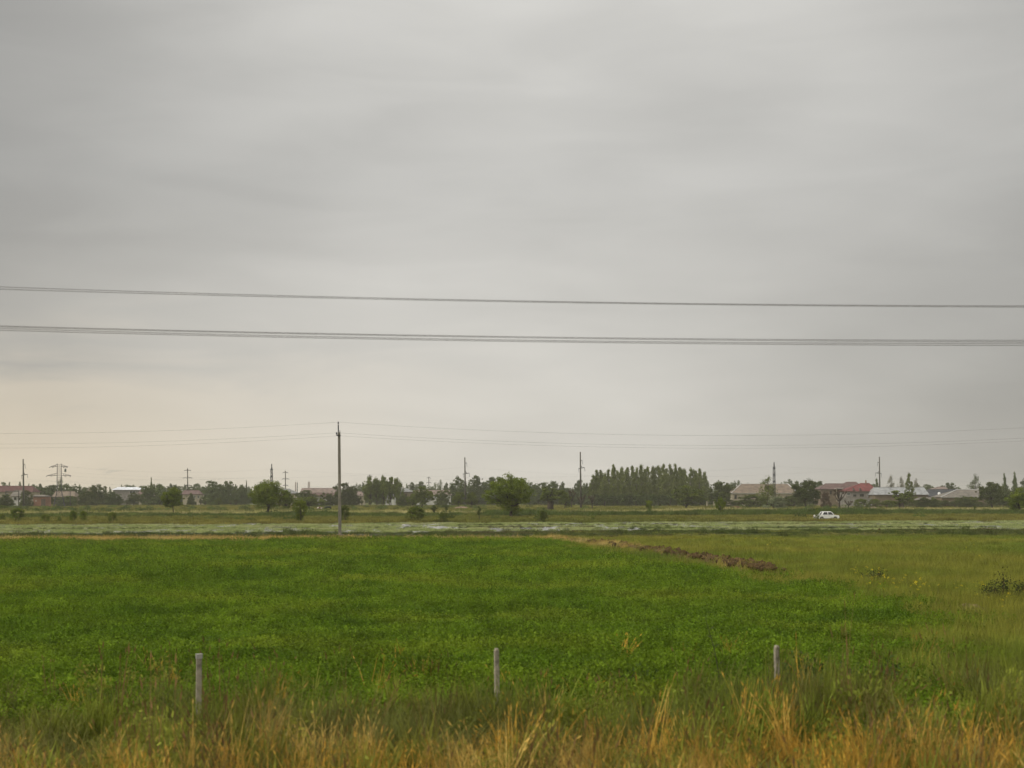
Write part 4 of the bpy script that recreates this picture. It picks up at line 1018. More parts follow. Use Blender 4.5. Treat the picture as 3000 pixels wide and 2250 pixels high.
house('house', 'big house with tan hipped roof and cream walls right of the poplars', 2142, 2338, 1417.5, 1444.5, 520, 13, 2171, 2308, W_CREAM, R_TAN, [(2155, 1450, 1462, 7, DARKFR), (2196, 1450, 1462, 7, DARKFR), (2304, 1453, 1463, 5, DARKFR), (2325, 1450, 1462, 7, DARKFR)], cap=CAPW)
t = house('house', 'house with two part brown hipped roof behind the bare tree', 2400, 2500, 1417, 1433, 520, 11, 2418, 2468, W_TAN, R_BROWN, [(2434, 1438, 1448, 6, DARKFR), (2452, 1438, 1448, 6, DARKFR), (2470, 1438, 1448, 6, DARKFR)])
# taller second hip and porch of the same house
cx = t.location.x; D2 = 523.0
z0, z1 = pz(1432, D2), pz(1411.5, D2 + 5); a, b = px(2446, D2) - cx, px(2530, D2) - cx; r0, r1 = px(2477, D2 + 5) - cx, px(2504, D2 + 5) - cx
MB().poly([(a, -0.5, z0), (b, -0.5, z0), (b, 11, z0), (a, 11, z0), (r0, 6, z1), (r1, 6, z1)], [(0, 1, 5, 4), (1, 2, 5), (2, 3, 4, 5), (3, 0, 4), (3, 2, 1, 0)]).build('upper_roof', R_BROWN, t)
MB().box(((a + b) / 2, 5.5, z0 / 2), (b - a - 1.2, 9, z0 - 0.05)).build('upper_wall', W_TAN, t)
pc = px(2457, 518) - cx
MB().box((pc, -2.2, pz(1430.3, 517)), (2.6, 2.6, 0.16)).build('porch_roof', FRAME, t)
for sgn in (-1, 1): MB().box((pc + sgn * 1.05, -3.2, pz(1431, 517) / 2), (0.22, 0.22, pz(1431, 517) - 0.06)).build('porch_column', W_CREAM, t)
t = house('house', 'house with bright red hipped roof and two dormers right of the bare tree', 2474, 2572, 1416, 1439, 508, 12, 2521, 2546, W_GREY, R_RED, [(2504, 1448.5, 1455, 9, DARKFR), (2525, 1447, 1455, 12, DARKFR), (2486, 1443, 1452, 9), (2542, 1446, 1456, 4)])
cx = t.location.x
for xd in (2501, 2520):
    d = thing  # dormers are parts of the roof
    x = px(xd, 508) - cx; zb = pz(1438.5, 508)
    MB().poly([(x - 0.55, -0.4, zb), (x + 0.55, -0.4, zb), (x, -0.4, zb + 1.15), (x - 0.55, 2.6, zb + 0.1), (x + 0.55, 2.6, zb + 0.1), (x, 2.9, zb + 1.15)], [(0, 1, 2), (1, 4, 5, 2), (0, 2, 5, 3), (3, 5, 4), (0, 3, 4, 1)]).build('dormer', R_BROWN, t)
MB().box((px(2547, 508) - cx, 5, pz(1413, 514)), (0.35, 0.35, 1.6)).build('chimney', W_BRICK, t)
W_TERR = wallmat('terrace', (0.28, 0.26, 0.23))
t = thing('terrace_wall', (px(2510, 498), 498, 0), 'pale terrace wall at the foot of the red roofed house', 'wall'); t['kind'] = 'thing'
MB().box((0, 0, pz(1459, 498) / 2), (px(2556, 498) - px(2466, 498), 0.35, pz(1459, 498))).build('wall', W_TERR, t)
MB().box((0, -0.02, pz(1458.4, 498)), (px(2557, 498) - px(2465, 498), 0.5, 0.12)).build('coping', W_GREY, t)
house('barn', 'long barn with pale grey metal gable roof right of the red roof', 2559, 2722, 1428, 1449, 500, 12, 2559, 2722, W_ADOBE, R_GREY, [], seams=True, cat='barn', gable_wall=W_BRICK)
t = house('house', 'house with dark slate roof and small white dormer', 2712, 2815, 1434, 1454.5, 530, 11, 2718, 2806, W_WHITE, R_SLATE, [(2750, 1460, 1470, 10, DARKFR), (2762, 1461, 1470, 7, DARKFR)])
cx = t.location.x; x = px(2753.5, 530) - cx; zb = pz(1450.5, 530)
MB().poly([(x - 0.42, -0.35, zb), (x + 0.42, -0.35, zb), (x, -0.35, zb + 1.1), (x - 0.42, 2.0, zb + 0.1), (x + 0.42, 2.0, zb + 0.1), (x, 2.2, zb + 1.1)], [(0, 1, 2), (1, 4, 5, 2), (0, 2, 5, 3), (3, 5, 4), (0, 3, 4, 1)]).build('dormer', mat('white_dormer_board', (0.75, 0.74, 0.70), 0.7, 0.3, 0.03, 2.0), t)
MB().box((x, -0.18, zb + 1.18), (0.2, 0.5, 0.1)).build('dormer_ridge', R_SLATE, t)
house('house', 'house with grey brown hipped roof and white windows at right', 2755, 2900, 1434, 1456, 490, 12, 2803, 2878, W_ADOBE, R_ASB, [(2780, 1469, 1477, 4), (2793.5, 1468, 1477, 10), (2840, 1468, 1477, 8)], cap=CAPW)
house('house', 'small pale roof peeping over the slate roof ridge', 2736, 2778, 1426, 1433, 640, 9, 2748, 2766, W_CREAM, R_PINK)
house('shed', 'low pale roofed lean to below the brick gable end', 2690, 2745, 1457, 1464, 478, 5, 2694, 2738, W_ADOBE, R_ASB, [], cat='shed')
# farmyard walls, pillars and heaps
t = thing('adobe_wall', (px(2438, 470), 470, 0), 'crumbling tan adobe wall left of the bare knobbly tree', 'wall'); t['kind'] = 'thing'
w = MB(); r = np.random.default_rng(4); pr = [pz(1452, 470) * q for q in (0.75, 1.0, 0.96, 0.8, 0.5, 0.35)]
xs = np.linspace(-1.9, 2.2, 6); V = [(x, 0, 0) for x in xs] + [(x, 0, z) for x, z in zip(xs, pr)] + [(x, 0.5, 0) for x in xs] + [(x, 0.5, z) for x, z in zip(xs, pr)]
F = []
for i in range(5): F += [(i, i + 1, i + 7, i + 6), (i + 12, i + 18, i + 19, i + 13), (i + 6, i + 7, i + 19, i + 18)]
F += [(0, 6, 18, 12), (5, 17, 23, 11)]
w.poly(V, F).build('wall', W_ADOBE, t)
for xp, lab in ((2071, 'cream gate pillar beside the right end of the poplar row'), (2092, 'cream gate pillar half hidden by the young round headed pollard')):
    t = thing('gate_pillar', (px(xp, 495), 495, 0), lab, 'pillar', 'pair of gate pillars'); t['kind'] = 'thing'
    MB().box((0, 0, 0.95), (0.42, 0.42, 1.9)).build('column', W_CREAM, t); MB().box((0, 0, 1.96), (0.54, 0.54, 0.12)).build('cap', W_CREAM, t)
def heap(name, label, x, D, w, h, m, seed, cat, dep=None):
    r = np.random.default_rng(seed); n = 22; V = [(0, 0, h)]; F = []
    for j in range(1, 5):
        for i in range(n):
            a = 2 * math.pi * i / n; q = j / 4; rr = w / 2 * q * (0.85 + 0.3 * r.random())
            V.append((rr * math.cos(a), rr * math.sin(a) * (dep or 0.6), max(-0.02, h * (1 - q ** 1.4) * (0.75 + 0.5 * r.random()) if j < 4 else -0.02)))
    for i in range(n): F.append((0, 1 + i, 1 + (i + 1) % n))
    for j in range(3):
        for i in range(n): a = 1 + j * n + i; b = 1 + j * n + (i + 1) % n; F.append((a, a + n, b + n, b))
    o = MB().poly(V, F).build(name, m, None, True); o.location = (px(x, D), D, 0)
    return tag(o, label, cat)
heap('dirt_mound', 'low brown dirt mound left of the silvery bush', 2157, 425, 5.5, 0.9, SOIL, 3, 'mound')
heap('dirt_mound', 'low brown mound at the foot of the large dark round tree', 2374, 395, 3.4, 0.7, SOIL, 4, 'mound')
STRAWH = mat('grey_straw_heap', (0.20, 0.155, 0.075), 0.95, 0.1, 0.3, 6.0, bump=0.8)
heap('straw_heap', 'flattened heap of dry greyish straw in the meadow at right', 2838, 46.5, 2.0, 0.42, STRAWH, 5, 'heap')
heap('rubble_heap', 'brownish grassy heap at the foot of the far concrete pole', 1352, 420, 6.0, 0.8, mat('rubble', (0.22, 0.16, 0.11), 0.95, 0.1, 0.2, 1.0), 6, 'heap')
heap('rubble_heap', 'pale pinkish rubble heap left of the pole before the grey metal roof', 2558, 420, 4.0, 0.7, mat('rubble', (0.22, 0.16, 0.11)), 7, 'heap')
LOG = mat('pale_cut_wood', (0.34, 0.30, 0.22), 0.85, 0.2, 0.25, 1.5)
t = thing('log_pile', (px(2476, 430), 430, 0), 'pile of pale crooked logs behind the bare knobbly tree', 'log pile')
r = np.random.default_rng(8)
for i in range(20):
    x = r.uniform(-3.2, 3.2); z = 0.12 + r.uniform(0, 1.0) * (1 - abs(x) / 3.6); a = r.normal(0, 0.35); L = r.uniform(0.8, 1.7)
    p0 = (x - L * math.cos(a) / 2, r.uniform(-.5, .5), max(0.08, z - L * math.sin(a) / 2)); p1 = (x + L * math.cos(a) / 2, r.uniform(-.5, .5), max(0.08, z + L * math.sin(a) / 2))
    MB().tube([p0, ((p0[0] + p1[0]) / 2, p0[1], (p0[2] + p1[2]) / 2 + 0.08), p1], [0.10, 0.09, 0.07], 6).build('log', LOG, t)

# ---------------------------------------------------------------- poles, pylon, masts
def ins_string(mb, p, L, tilt=0.0, n=6, r=0.11):
    for i in range(n):
        z = p[2] - L * (i + 0.5) / n; x = p[0] + tilt * (i + 0.5) / n
        mb.tube([(x, p[1], z + L / n * 0.3), (x, p[1], z - L / n * 0.3)], [r * 0.6, r], 7)
    mb.tube([(p[0], p[1], p[2]), (p[0] + tilt, p[1], p[2] - L)], 0.03, 5)
def big_pole(x, ytop, ybase, label, side, arm_y, up_y, lean=-0.012):
    """tall tapered concrete pole with one upper arm and a lower double arm, long insulator strings"""
    D = gd(ybase); H = pz(ytop, D); t = thing('concrete_pole', (px(x, D), D, 0), label, 'utility pole')
    t.rotation_euler = (0, lean, 0)
    MB().tube([(0, 0, -0.05), (0, 0, H * 0.5), (0, 0, H)], [0.34, 0.27, 0.19], 10).build('shaft', CONCRETE_D, t, True)
    zl = pz(arm_y, D); zu = pz(up_y, D); k = D / FPX
    mb = MB(); mb.bar((-side * 5.5 * k, 0, zl - 0.1), (side * 12 * k, 0, zl + 0.25), 0.16); mb.bar((0, 0, zl + 1.1), (side * 5.5 * k, 0, zl + 0.1), 0.12)
    mb.build('crossarm', STEEL, t)
    MB().bar((0, 0, zu), (side * 5.5 * k, 0, zu + 0.12), 0.14).build('upper_arm', STEEL, t)
    for px_, z in ((-side * 5.5 * k, zl - 0.1), (side * 12 * k, zl + 0.2), (side * 5.3 * k, zu + 0.05)):
        m2 = MB(); ins_string(m2, (px_, 0, z), 10.5 * k, 0.12 * side, 6, 0.10); m2.build('insulator_string', GLASSI, t)
    return t, D, H, zl, zu
BP = []
BP.append(big_pole(69.5, 1345, 1488, 'tall concrete pole with drooping insulators, leftmost of all poles', 1, 1392, 1362))
BP.append(big_pole(1363.5, 1340, 1486, 'tall concrete pole with drooping insulators left of the spreading tree', 1, 1388, 1357))
BP.append(big_pole(1702, 1324, 1490, 'tallest far pole just left of the poplar row', 1, 1372, 1350))
BP.append(big_pole(2578, 1338, 1484, 'tall concrete pole in front of the grey metal roof', -1, 1387, 1355))
def arm_pole(x, ytop, D, label, arms):
    H = pz(ytop, D); t = thing('three_arm_pole', (px(x, D), D, 0), label, 'utility pole'); k = D / FPX
    t.rotation_euler = (0, -0.01, 0)
    MB().tube([(0, 0, -0.05), (0, 0, H)], [0.30, 0.20], 8).build('shaft', CONCRETE_D, t, True)
    for ya, hw in arms:
        z = pz(ya, D); c = MB(); c.bar((-hw * k, 0, z), (hw * k, 0, z), 0.16)
        c.bar((-hw * k * 0.9, 0, z), (0, 0, z + 0.45), 0.05); c.bar((hw * k * 0.9, 0, z), (0, 0, z + 0.45), 0.05)
        co = c.build('crossarm', STEEL, t)
        for s in (-1, 1):
            m2 = MB(); ins_string(m2, (s * hw * k, 0, z), 3.2 * k, 0, 3, 0.11); m2.build('insulator', GLASSI, co)
    return t, D, H
AP = []
AP.append(arm_pole(550.5, 1372, 640, 'thin pole with three short crossarms left of the big dark clump', ((1378, 9.5), (1400, 13), (1422, 9.5))))
AP.append(arm_pole(837, 1379, 690, 'thin pole with three short crossarms right of the lattice mast', ((1384, 7.5), (1403, 10.5), (1422, 7.5))))
AP.append(arm_pole(1084, 1390, 800, 'distant pole top sticking out of the five headed grove', ((1394.5, 7), (1411, 9))))
AP.append(arm_pole(1257, 1396, 860, 'distant pole with one short crossarm above the pinkish roof', ((1400, 5.5), (1414, 7))))
def lattice(mb, w0, w1, z0, z1, n, r=0.05, legs=True):
    """square lattice column: returns nothing, draws bracing on all four sides"""
    for i in range(n):
        t0, t1 = i / n, (i + 1) / n; a = w0 + (w1 - w0) * t0; b = w0 + (w1 - w0) * t1; za, zb = z0 + (z1 - z0) * t0, z0 + (z1 - z0) * t1
        cs0 = [(-a, -a), (a, -a), (a, a), (-a, a)]; cs1 = [(-b, -b), (b, -b), (b, b), (-b, b)]
        for q in range(4):
            p, q2 = (cs0[q], cs1[(q + 1) % 4]) if i % 2 == 0 else (cs0[(q + 1) % 4], cs1[q])
            mb.bar((p[0], p[1], za), (q2[0], q2[1], zb), r)
            mb.bar((cs1[q][0], cs1[q][1], zb), (cs1[(q + 1) % 4][0], cs1[(q + 1) % 4][1], zb), r)
D = 485.0; k = D / FPX
t = thing('pylon', (px(173.5, D), D, 0), 'dark steel lattice pylon with two levels of arms at the left', 'pylon', None, 0.25)
zw = pz(1438, D); zt = pz(1358, D); ws = 6.2 * k; wb = 16 * k
for sx in (-1, 1):
    for sy in (-1, 1):
        MB().tube([(sx * wb, sy * wb, -0.05), (sx * ws, sy * ws, zw), (sx * ws * 0.9, sy * ws * 0.9, zt)], [0.10, 0.075, 0.06], 5).build('leg', STEEL, t)
m2 = MB(); lattice(m2, wb, ws, 0, zw, 4, 0.05); lattice(m2, ws, ws * 0.9, zw, zt - 0.3, 12, 0.03); m2.build('bracing', STEEL, t)
for ya, hw, drop in ((1367, 24, 6), (1393, 33, 7)):
    z = pz(ya, D)
    for s in (-1, 1):
        c = MB(); e = s * hw * k
        for sy in (-1, 1):
            c.bar((s * ws * 0.9, sy * ws * 0.9, z), (e, 0, z - 0.05), 0.10); c.bar((s * ws * 0.9, sy * ws * 0.9, z + drop * k), (e, 0, z), 0.07)
            for q in (0.3, 0.55, 0.78): c.bar((s * ws + (e - s * ws) * q, sy * ws * (1 - q), z), (s * ws + (e - s * ws) * (q - 0.12), sy * ws * (1 - q), z + drop * k * (1 - q)), 0.05)
        co = c.build('crossarm', STEEL, t)
        for q in (1.0, 0.5):
            i3 = MB(); xx = s * ws + (e - s * ws) * q
            i3.tube([(xx, 0, z - 0.05), (xx - 0.35, -0.3, z - 0.38)], [0.07, 0.14], 7); i3.build('insulator', GLASSI, co)
t2 = thing('hanging_canister', (px(191.5, D), D, pz(1382.5, D)), 'grey canister hanging under the right top arm of the pylon', 'canister')
MB().tube([(0, 0, 0), (0, 0, 0.85), (0, 0, 1.05), (0, 0, 1.15)], [0.34, 0.34, 0.24, 0.06], 12).build('drum', mat('canister_grey', (0.16, 0.18, 0.17), 0.6, 0.3, 0.05, 2.0), t2, True)
MB().tube([(0, 0, 1.12), (0, 0, pz(1367, D) - pz(1382.5, D))], 0.03, 5).build('hanger', STEEL, t2)
def mast(x, ytop, D, label):
    H = pz(ytop, D); t = thing('lattice_mast', (px(x, D), D, 0), label, 'mast', None, 0.5)
    for sx in (-1, 1):
        for sy in (-1, 1): MB().tube([(sx * 0.42, sy * 0.42, -0.05), (sx * 0.26, sy * 0.26, H * 0.8), (sx * 0.06, sy * 0.06, H)], [0.07, 0.06, 0.045], 5).build('leg', STEEL, t)
    m2 = MB(); lattice(m2, 0.42, 0.26, 0, H * 0.8, 18, 0.05); lattice(m2, 0.26, 0.06, H * 0.8, H, 5, 0.045); m2.build('bracing', STEEL, t)
    for z in (H * 0.87, H * 0.72, H * 0.57):
        MB().box((0, 0, z), (0.62, 0.62, 0.5)).build('arm_stub', STEEL, t)
        m3 = MB(); ins_string(m3, (-0.5, 0, z), 0.9, 0, 4, 0.10); m3.build('insulator', GLASSI, t)
mast(796, 1359, 470, 'narrow steel lattice mast behind the big bushy tree')
mast(2268, 1354, 470, 'narrow steel lattice mast in front of the tan roof')
for x, yt, lab, m in ((866, 1413, 'thin red and grey antenna mast far off, left of a pair', RUSTY), (871, 1414, 'thin grey antenna mast far off, right of a pair', STEEL), (905, 1412, 'broader reddish antenna mast above the long brown roof', RUSTY)):
    D = 1500.0; H = pz(yt, D); t = thing('antenna_mast', (px(x, D), D, 0), lab, 'mast')
    w = 0.9 if x == 905 else 0.35
    m2 = MB()
    for sx in (-1, 1):
        for sy in (-1, 1): m2.bar((sx * w, sy * w, 0), (sx * w * 0.8, sy * w * 0.8, H), 0.22)
    lattice(m2, w, w * 0.8, 0, H, 16, 0.12); m2.build('lattice', m, t)
    MB().tube([(0, 0, H - 0.2), (0, 0, H + 2)], 0.08, 5).build('tip', STEEL, t)
# goalpost-like frame and a single post at the left
D = 500.0; t = thing('post_frame', (px(36, D), D, 0), 'dark goalpost shaped frame in front of the white cottage', 'frame')
for x in (17, 54.5): MB().box((px(x, D) - px(36, D), 0, pz(1437, D) / 2), (0.28, 0.28, pz(1437, D))).build('post', CONCRETE_D, t)
MB().box((0, 0, pz(1439.5, D)), (px(54, D) - px(18, D), 0.2, 0.25)).build('crossbar', CONCRETE_D, t)
D = 490.0; t = thing('wooden_post', (px(206, D), D, 0), 'bare thin post right of the pylon legs', 'post')
MB().tube([(0, 0, -0.05), (0, 0, pz(1440, D))], [0.15, 0.10], 7).build('shaft', CONCRETE_D, t, True); MB().box((0, 0, pz(1440, D) + 0.06), (0.34, 0.2, 0.12)).build('cap', STEEL, t)

# the near concrete pole at the edge of the crop
D = gd(1577.0); H = pz(1268, D); k = D / FPX
t = thing('concrete_pole', (px(996, D), D, 0.05), 'nearest tall concrete pole with one top rod, at the end of the crop', 'utility pole')
t.rotation_euler = (0, -0.008, 0)
def taper(w0, w1, z0, z1, ch=0.2):
    V = []; F = []
    for z, w, dd in ((z0, w0, w0 * 0.9), (z1, w1, w1 * 0.9)):
        for (a, b) in ((-1 + ch, -1), (1 - ch, -1), (1, -1 + ch), (1, 1 - ch), (1 - ch, 1), (-1 + ch, 1), (-1, 1 - ch), (-1, -1 + ch)): V.append((a * w / 2, b * dd / 2, z))
    for i in range(8): F.append((i, (i + 1) % 8, 8 + (i + 1) % 8, 8 + i))
    F += [tuple(range(7, -1, -1)), tuple(range(8, 16))]
    return V, F
MB().poly(*taper(0.285, 0.225, -0.3, H)).build('shaft', CONCRETE, t)
MB().box((0.02, -0.02, 0.12), (0.62, 0.6, 0.42)).build('footing', CONCRETE, t)
rod = MB(); rod.tube([(-0.075, 0, H - 0.5), (-0.075, 0, H + 0.72)], 0.055, 8); ro = rod.build('top_rod', STEEL, t)
def pin(p, par):
    m2 = MB(); m2.tube([(p[0], p[1], p[2] - 0.14), (p[0], p[1], p[2])], 0.018, 6); m2.tube([(p[0], p[1], p[2]), (p[0], p[1], p[2] + 0.05), (p[0], p[1], p[2] + 0.1), (p[0], p[1], p[2] + 0.16), (p[0], p[1], p[2] + 0.2)], [0.075, 0.085, 0.05, 0.07, 0.03], 10)
    return m2.build('insulator', GLASSI, par, True)
pin((-0.075, 0, H + 0.8), t)
zb = H - 0.28
MB().bar((-0.2, -0.35, zb), (-0.12, 0.35, zb), 0.07).build('bracket', STEEL, t); MB().box((0, 0, zb - 0.02), (0.30, 0.28, 0.07)).build('clamp', STEEL, t)
pin((-0.2, -0.33, zb + 0.08), t); pin((-0.13, 0.33, zb + 0.02), t)
MB().box((0.07, 0, H + 0.04), (0.06, 0.06, 0.26)).build('top_stub', STEEL, t)
P0 = Vector((t.location.x - 0.075, D, H + 1.0))

# ---------------------------------------------------------------- wires
def sag_wire(name, p0, p1, sag, r, label, group, n=40, m=None, sides=5):
    pts = []
    for i in range(n + 1):
        u = i / n; p = Vector(p0).lerp(Vector(p1), u); p.z -= 4 * sag * u * (1 - u); pts.append(p)
    o = MB().tube(pts, r, sides).build(name, m or CABLE)
    return tag(o, label, 'wire', group)
# three wires carried by the near pole; neighbouring poles stand outside the view
pl, pr_ = (px(-1010, 134), 134), (px(3300, 134), 130)
def near_wire(z, dx, dy, sl, sr, nm):
    A = (P0.x + dx, P0.y + dy, z)
    sag_wire('power_wire', (px(-1000, 134), 135 + dy, z + 0.1), A, sl, 0.006, nm + ' running left from the near concrete pole', 'wires of the near pole')
    sag_wire('power_wire', A, (px(3260, 134), 132 + dy, z + 0.05), sr, 0.006, nm + ' running right from the near concrete pole', 'wires of the near pole')
near_wire(H + 1.0, 0, 0, 1.05, 1.28, 'topmost single wire')
near_wire(zb + 0.27, -0.12, -0.33, 1.05, 1.22, 'upper of two close wires')
near_wire(zb + 0.02, -0.05, 0.33, 1.15, 1.2, 'lower of two close wires')
# the trackside wires close to the camera, crossing the whole sky
def track_wire(D, ya, yb, yc, r, label):
    """passes photograph rows ya, yb, yc at columns 0, 1500, 3000"""
    X = np.array([px(0, D), 0, px(3000, D)]); Z = np.array([pz(ya, D), pz(yb, D), pz(yc, D)])
    co = np.polyfit(X, Z, 2); pts = [(x, D, float(np.polyval(co, x))) for x in np.linspace(-17, 17, 60)]
    tag(MB().tube(pts, r, 6).build('trackside_wire', CABLE), label, 'wire', 'wires strung beside the railway')
for a in ((26.0, 840.5, 881, 896.0, 0.0055, 'upper wire of the high pair crossing the whole sky'),
          (24.5, 847.0, 884, 899.5, 0.0055, 'lower wire of the high pair crossing the whole sky'),
          (27.5, 954.5, 986, 997.0, 0.0055, 'first from the top of four low wires crossing the sky'),
          (26.0, 957.5, 989, 1001.5, 0.0055, 'second from the top of four low wires crossing the sky'),
          (25.0, 962.0, 996, 1006.0, 0.0055, 'third from the top of four low wires crossing the sky'),
          (24.0, 967.5, 1000, 1012.0, 0.0055, 'lowest of four low wires crossing the sky')): track_wire(*a)
# thin wires between the far poles
def far_wire(xa, ya, Da, xb, yb, Db, sag, label):
    sag_wire('far_wire', (px(xa, Da), Da, pz(ya, Da)), (px(xb, Db), Db, pz(yb, Db)), sag, 0.009, label, 'thin wires between the far poles', 60, None, 4)
far_wire(-500, 1350, 458, 70, 1373, 458, 0.8, 'thin wire left of the leftmost pole')
far_wire(70, 1373, 458, 1363, 1368, 485, 3.5, 'thin upper wire between the leftmost pole and the middle far pole')
far_wire(75, 1404, 458, 1370, 1400, 485, 3.0, 'thin lower wire between the leftmost pole and the middle far pole')
far_wire(1366, 1368, 485, 2576, 1367, 515, 3.6, 'thin upper wire between middle far pole and the pole before the grey roof')
far_wire(1370, 1400, 485, 2582, 1399, 515, 2.6, 'thin lower wire between middle far pole and the pole before the grey roof')
far_wire(2576, 1367, 515, 3600, 1352, 520, 2.6, 'thin upper wire right of the pole before the grey roof')
far_wire(2582, 1399, 515, 3600, 1396, 520, 2.0, 'thin lower wire right of the pole before the grey roof')
far_wire(190, 1366, 485, 796, 1374, 470, 1.6, 'thin upper wire from the pylon to the lattice mast')
far_wire(200, 1393, 485, 796, 1395, 470, 1.4, 'thin lower wire from the pylon to the lattice mast')
far_wire(796, 1374, 470, 2268, 1366, 470, 3.2, 'long thin wire between the two lattice masts')
far_wire(2268, 1366, 470, 3500, 1372, 470, 2.0, 'thin wire right of the lattice mast before the tan roof')
far_wire(-300, 1404, 650, 550, 1402, 640, 1.2, 'thin wire left of the three armed pole')
far_wire(550, 1402, 640, 837, 1405, 690, 0.6, 'thin wire between the two three armed poles')
far_wire(837, 1405, 690, 1084, 1413, 800, 0.5, 'thin wire right of the second three armed pole')
far_wire(1705, 1414, 480, 3300, 1410, 500, 1.6, 'thin pale wire in front of the poplar row')
# ---------------------------------------------------------------- fence posts
def fence_post(x, ytop, D, w, label, cap=False, lean=0.0):
    H = pz(ytop, D); t = thing('fence_post', (px(x, D), D, 0), label, 'fence post', 'concrete posts along the railway verge'); t.rotation_euler = (0, lean, 0.3)
    MB().poly(*taper(w * 1.05, w, -0.25, H - (0.06 if cap else 0), 0.18)).build('shaft', POSTC, t)
    if cap: MB().poly(*taper(w * 1.18, w * 1.22, H - 0.06, H + 0.02, 0.12)).build('cap', mat('pale_cap_concrete', (0.36, 0.345, 0.30), 0.9, 0.2, 0.1, 5.0), t)
    else: MB().poly(*taper(w * 0.97, w * 0.7, H + 0.0, H + 0.035, 0.3)).build('chipped_top', POSTC, t)
    return t
fence_post(581, 1919, 24.0, 0.090, 'grey concrete fence post with a wider cap, leftmost of three', True, 0.01)
fence_post(1457, 1905, 24.6, 0.078, 'thin weathered fence post in the middle of three', False, -0.012)
fence_post(2277, 1896, 25.1, 0.082, 'short fence post half sunk in grass, rightmost of three', False, -0.01)

# ---------------------------------------------------------------- soil ridge with clods
ridge_px = [(1600, 1586), (1660, 1592), (1740, 1600), (1820, 1608), (1890, 1622), (1960, 1634), (2040, 1648), (2130, 1664), (2210, 1680), (2275, 1696)]
rp = [Vector((*gp(*p), 0)) for p in ridge_px]
def ridge_at(u):
    q = u * (len(rp) - 1); i = min(int(q), len(rp) - 2); return rp[i].lerp(rp[i + 1], q - i)
t = thing('soil_ridge', rp[4], 'low ridge of turned brown soil slanting between crop and meadow', 'soil ridge')
V = []; F = []; n = 90; cr = 9
r = np.random.default_rng(21)
for i in range(n):
    p = ridge_at(i / (n - 1)); d = (ridge_at(min(1, i / (n - 1) + 0.01)) - ridge_at(max(0, i / (n - 1) - 0.01))).normalized(); s = Vector((-d.y, d.x, 0))
    env = min(1, 10 * i / n, 6 * (n - 1 - i) / n)
    for j in range(cr):
        v = j / (cr - 1) * 2 - 1; hgt = 0.44 * env * (1 - v * v) * (0.7 + 0.8 * float(fnoise(p.x * 1.0 + j * 3.1, p.y, 130, 1.5))) * (0.85 + 0.15 * i / n)
        q = p + s * v * 0.95 - t.location
        V.append((q.x + r.normal(0, .05), q.y + r.normal(0, .05), hgt + 0.01))
for i in range(n - 1):
    for j in range(cr - 1): a = i * cr + j; F.append((a, a + 1, a + 1 + cr, a + cr))
MB().poly(V, F).build('mound', SOIL, t, False)
clod_me = []
for q in range(6):
    bm = bmesh.new(); bmesh.ops.create_icosphere(bm, subdivisions=1, radius=0.5)
    for v in bm.verts: v.co *= 1 + r.normal(0, 0.2)
    me = bpy.data.meshes.new('clod_%d' % q); bm.to_mesh(me); bm.free(); me.materials.append(SOIL); clod_me.append(me)
def clods(parent, n, fn, smin, smax):
    for i in range(n):
        p = fn(i); o = link('clod', clod_me[i % 6], None, parent); s = r.uniform(smin, smax)
        o.location = p - parent.location; o.scale = (s * 1.2, s, s * 0.75); o.rotation_euler = (r.random() * 6, r.random() * 6, r.random() * 6)
def rfn(i):
    u = r.beta(2.2, 1.1) if i % 4 else r.random(); p = ridge_at(u); return p + Vector((r.normal(0, .45), r.normal(0, .5), 0.32 + 0.14 * u))
clods(t, 230, rfn, 0.14, 0.48)
# straw on the near face of the ridge
X = []; Y = []
for i in range(380):
    u = r.random() ** 1.3 * (0.38 if i % 5 else 0.9); p = ridge_at(u); X.append(p.x + r.normal(-0.3, 0.6)); Y.append(p.y + r.normal(-1.0, 0.5))
X = np.array(X); Y = np.array(Y)
scatter('ridge_straw', np.stack([X, Y, 0 * X + 0.3 * np.exp(-ridge_dist(X, Y) ** 2)], 1), 0.6 + 0.5 * rng.random(len(X)), C_STR, 7, 'dry straw lying along the near side of the soil ridge', 'grass', M_STRAW, 31, 0.3)
X = []; Y = []
for i in range(420):
    p = ridge_at(r.random()); X.append(p.x + r.normal(0, 0.9)); Y.append(p.y + r.normal(-0.2, 1.0))
X = np.array(X); Y = np.array(Y)
scatter('ridge_grass', np.stack([X, Y, 0 * X + 0.25 * np.exp(-ridge_dist(X, Y) ** 2)], 1), 0.5 + 0.5 * rng.random(len(X)), C_MEA, 8, 'grass tufts growing over the soil ridge', 'grass', M_GRN, 32, 0.2, 0.3 + 0.4 * rng.random(len(X)))
# dark bund of dug soil at the near edge of the paddy
t = thing('paddy_bund', (6, lineY(6, L_PAD0) - 0.6, 0), 'low broken bund of dark dug soil along the near paddy edge', 'soil bund')
V = []; F = []; n = 200; xs = np.linspace(2, 75, n)
for i, x in enumerate(xs):
    yb = float(lineY(x, L_PAD0)) - 0.5
    for j in range(5):
        v = j / 4 * 2 - 1; hgt = (1 - v * v) * 0.3 * max(0.05, float(fnoise(x, 0, 140, 4.0)) * 1.8 - 0.45)
        V.append((x - t.location.x, yb + v * 0.7 - t.location.y, hgt + 0.005))
for i in range(n - 1):
    for j in range(4): a = i * 5 + j; F.append((a, a + 5, a + 6, a + 1))
MB().poly(V, F).build('mound', SOIL, t)
def bfn(i):
    x = r.choice([r.uniform(7, 18), r.uniform(2, 10), r.uniform(20, 34), r.uniform(36, 60)], p=[.35, .15, .25, .25]); return Vector((x, float(lineY(x, L_PAD0)) - 0.6 + r.normal(0, .3), 0.14))
clods(t, 110, bfn, 0.12, 0.36)

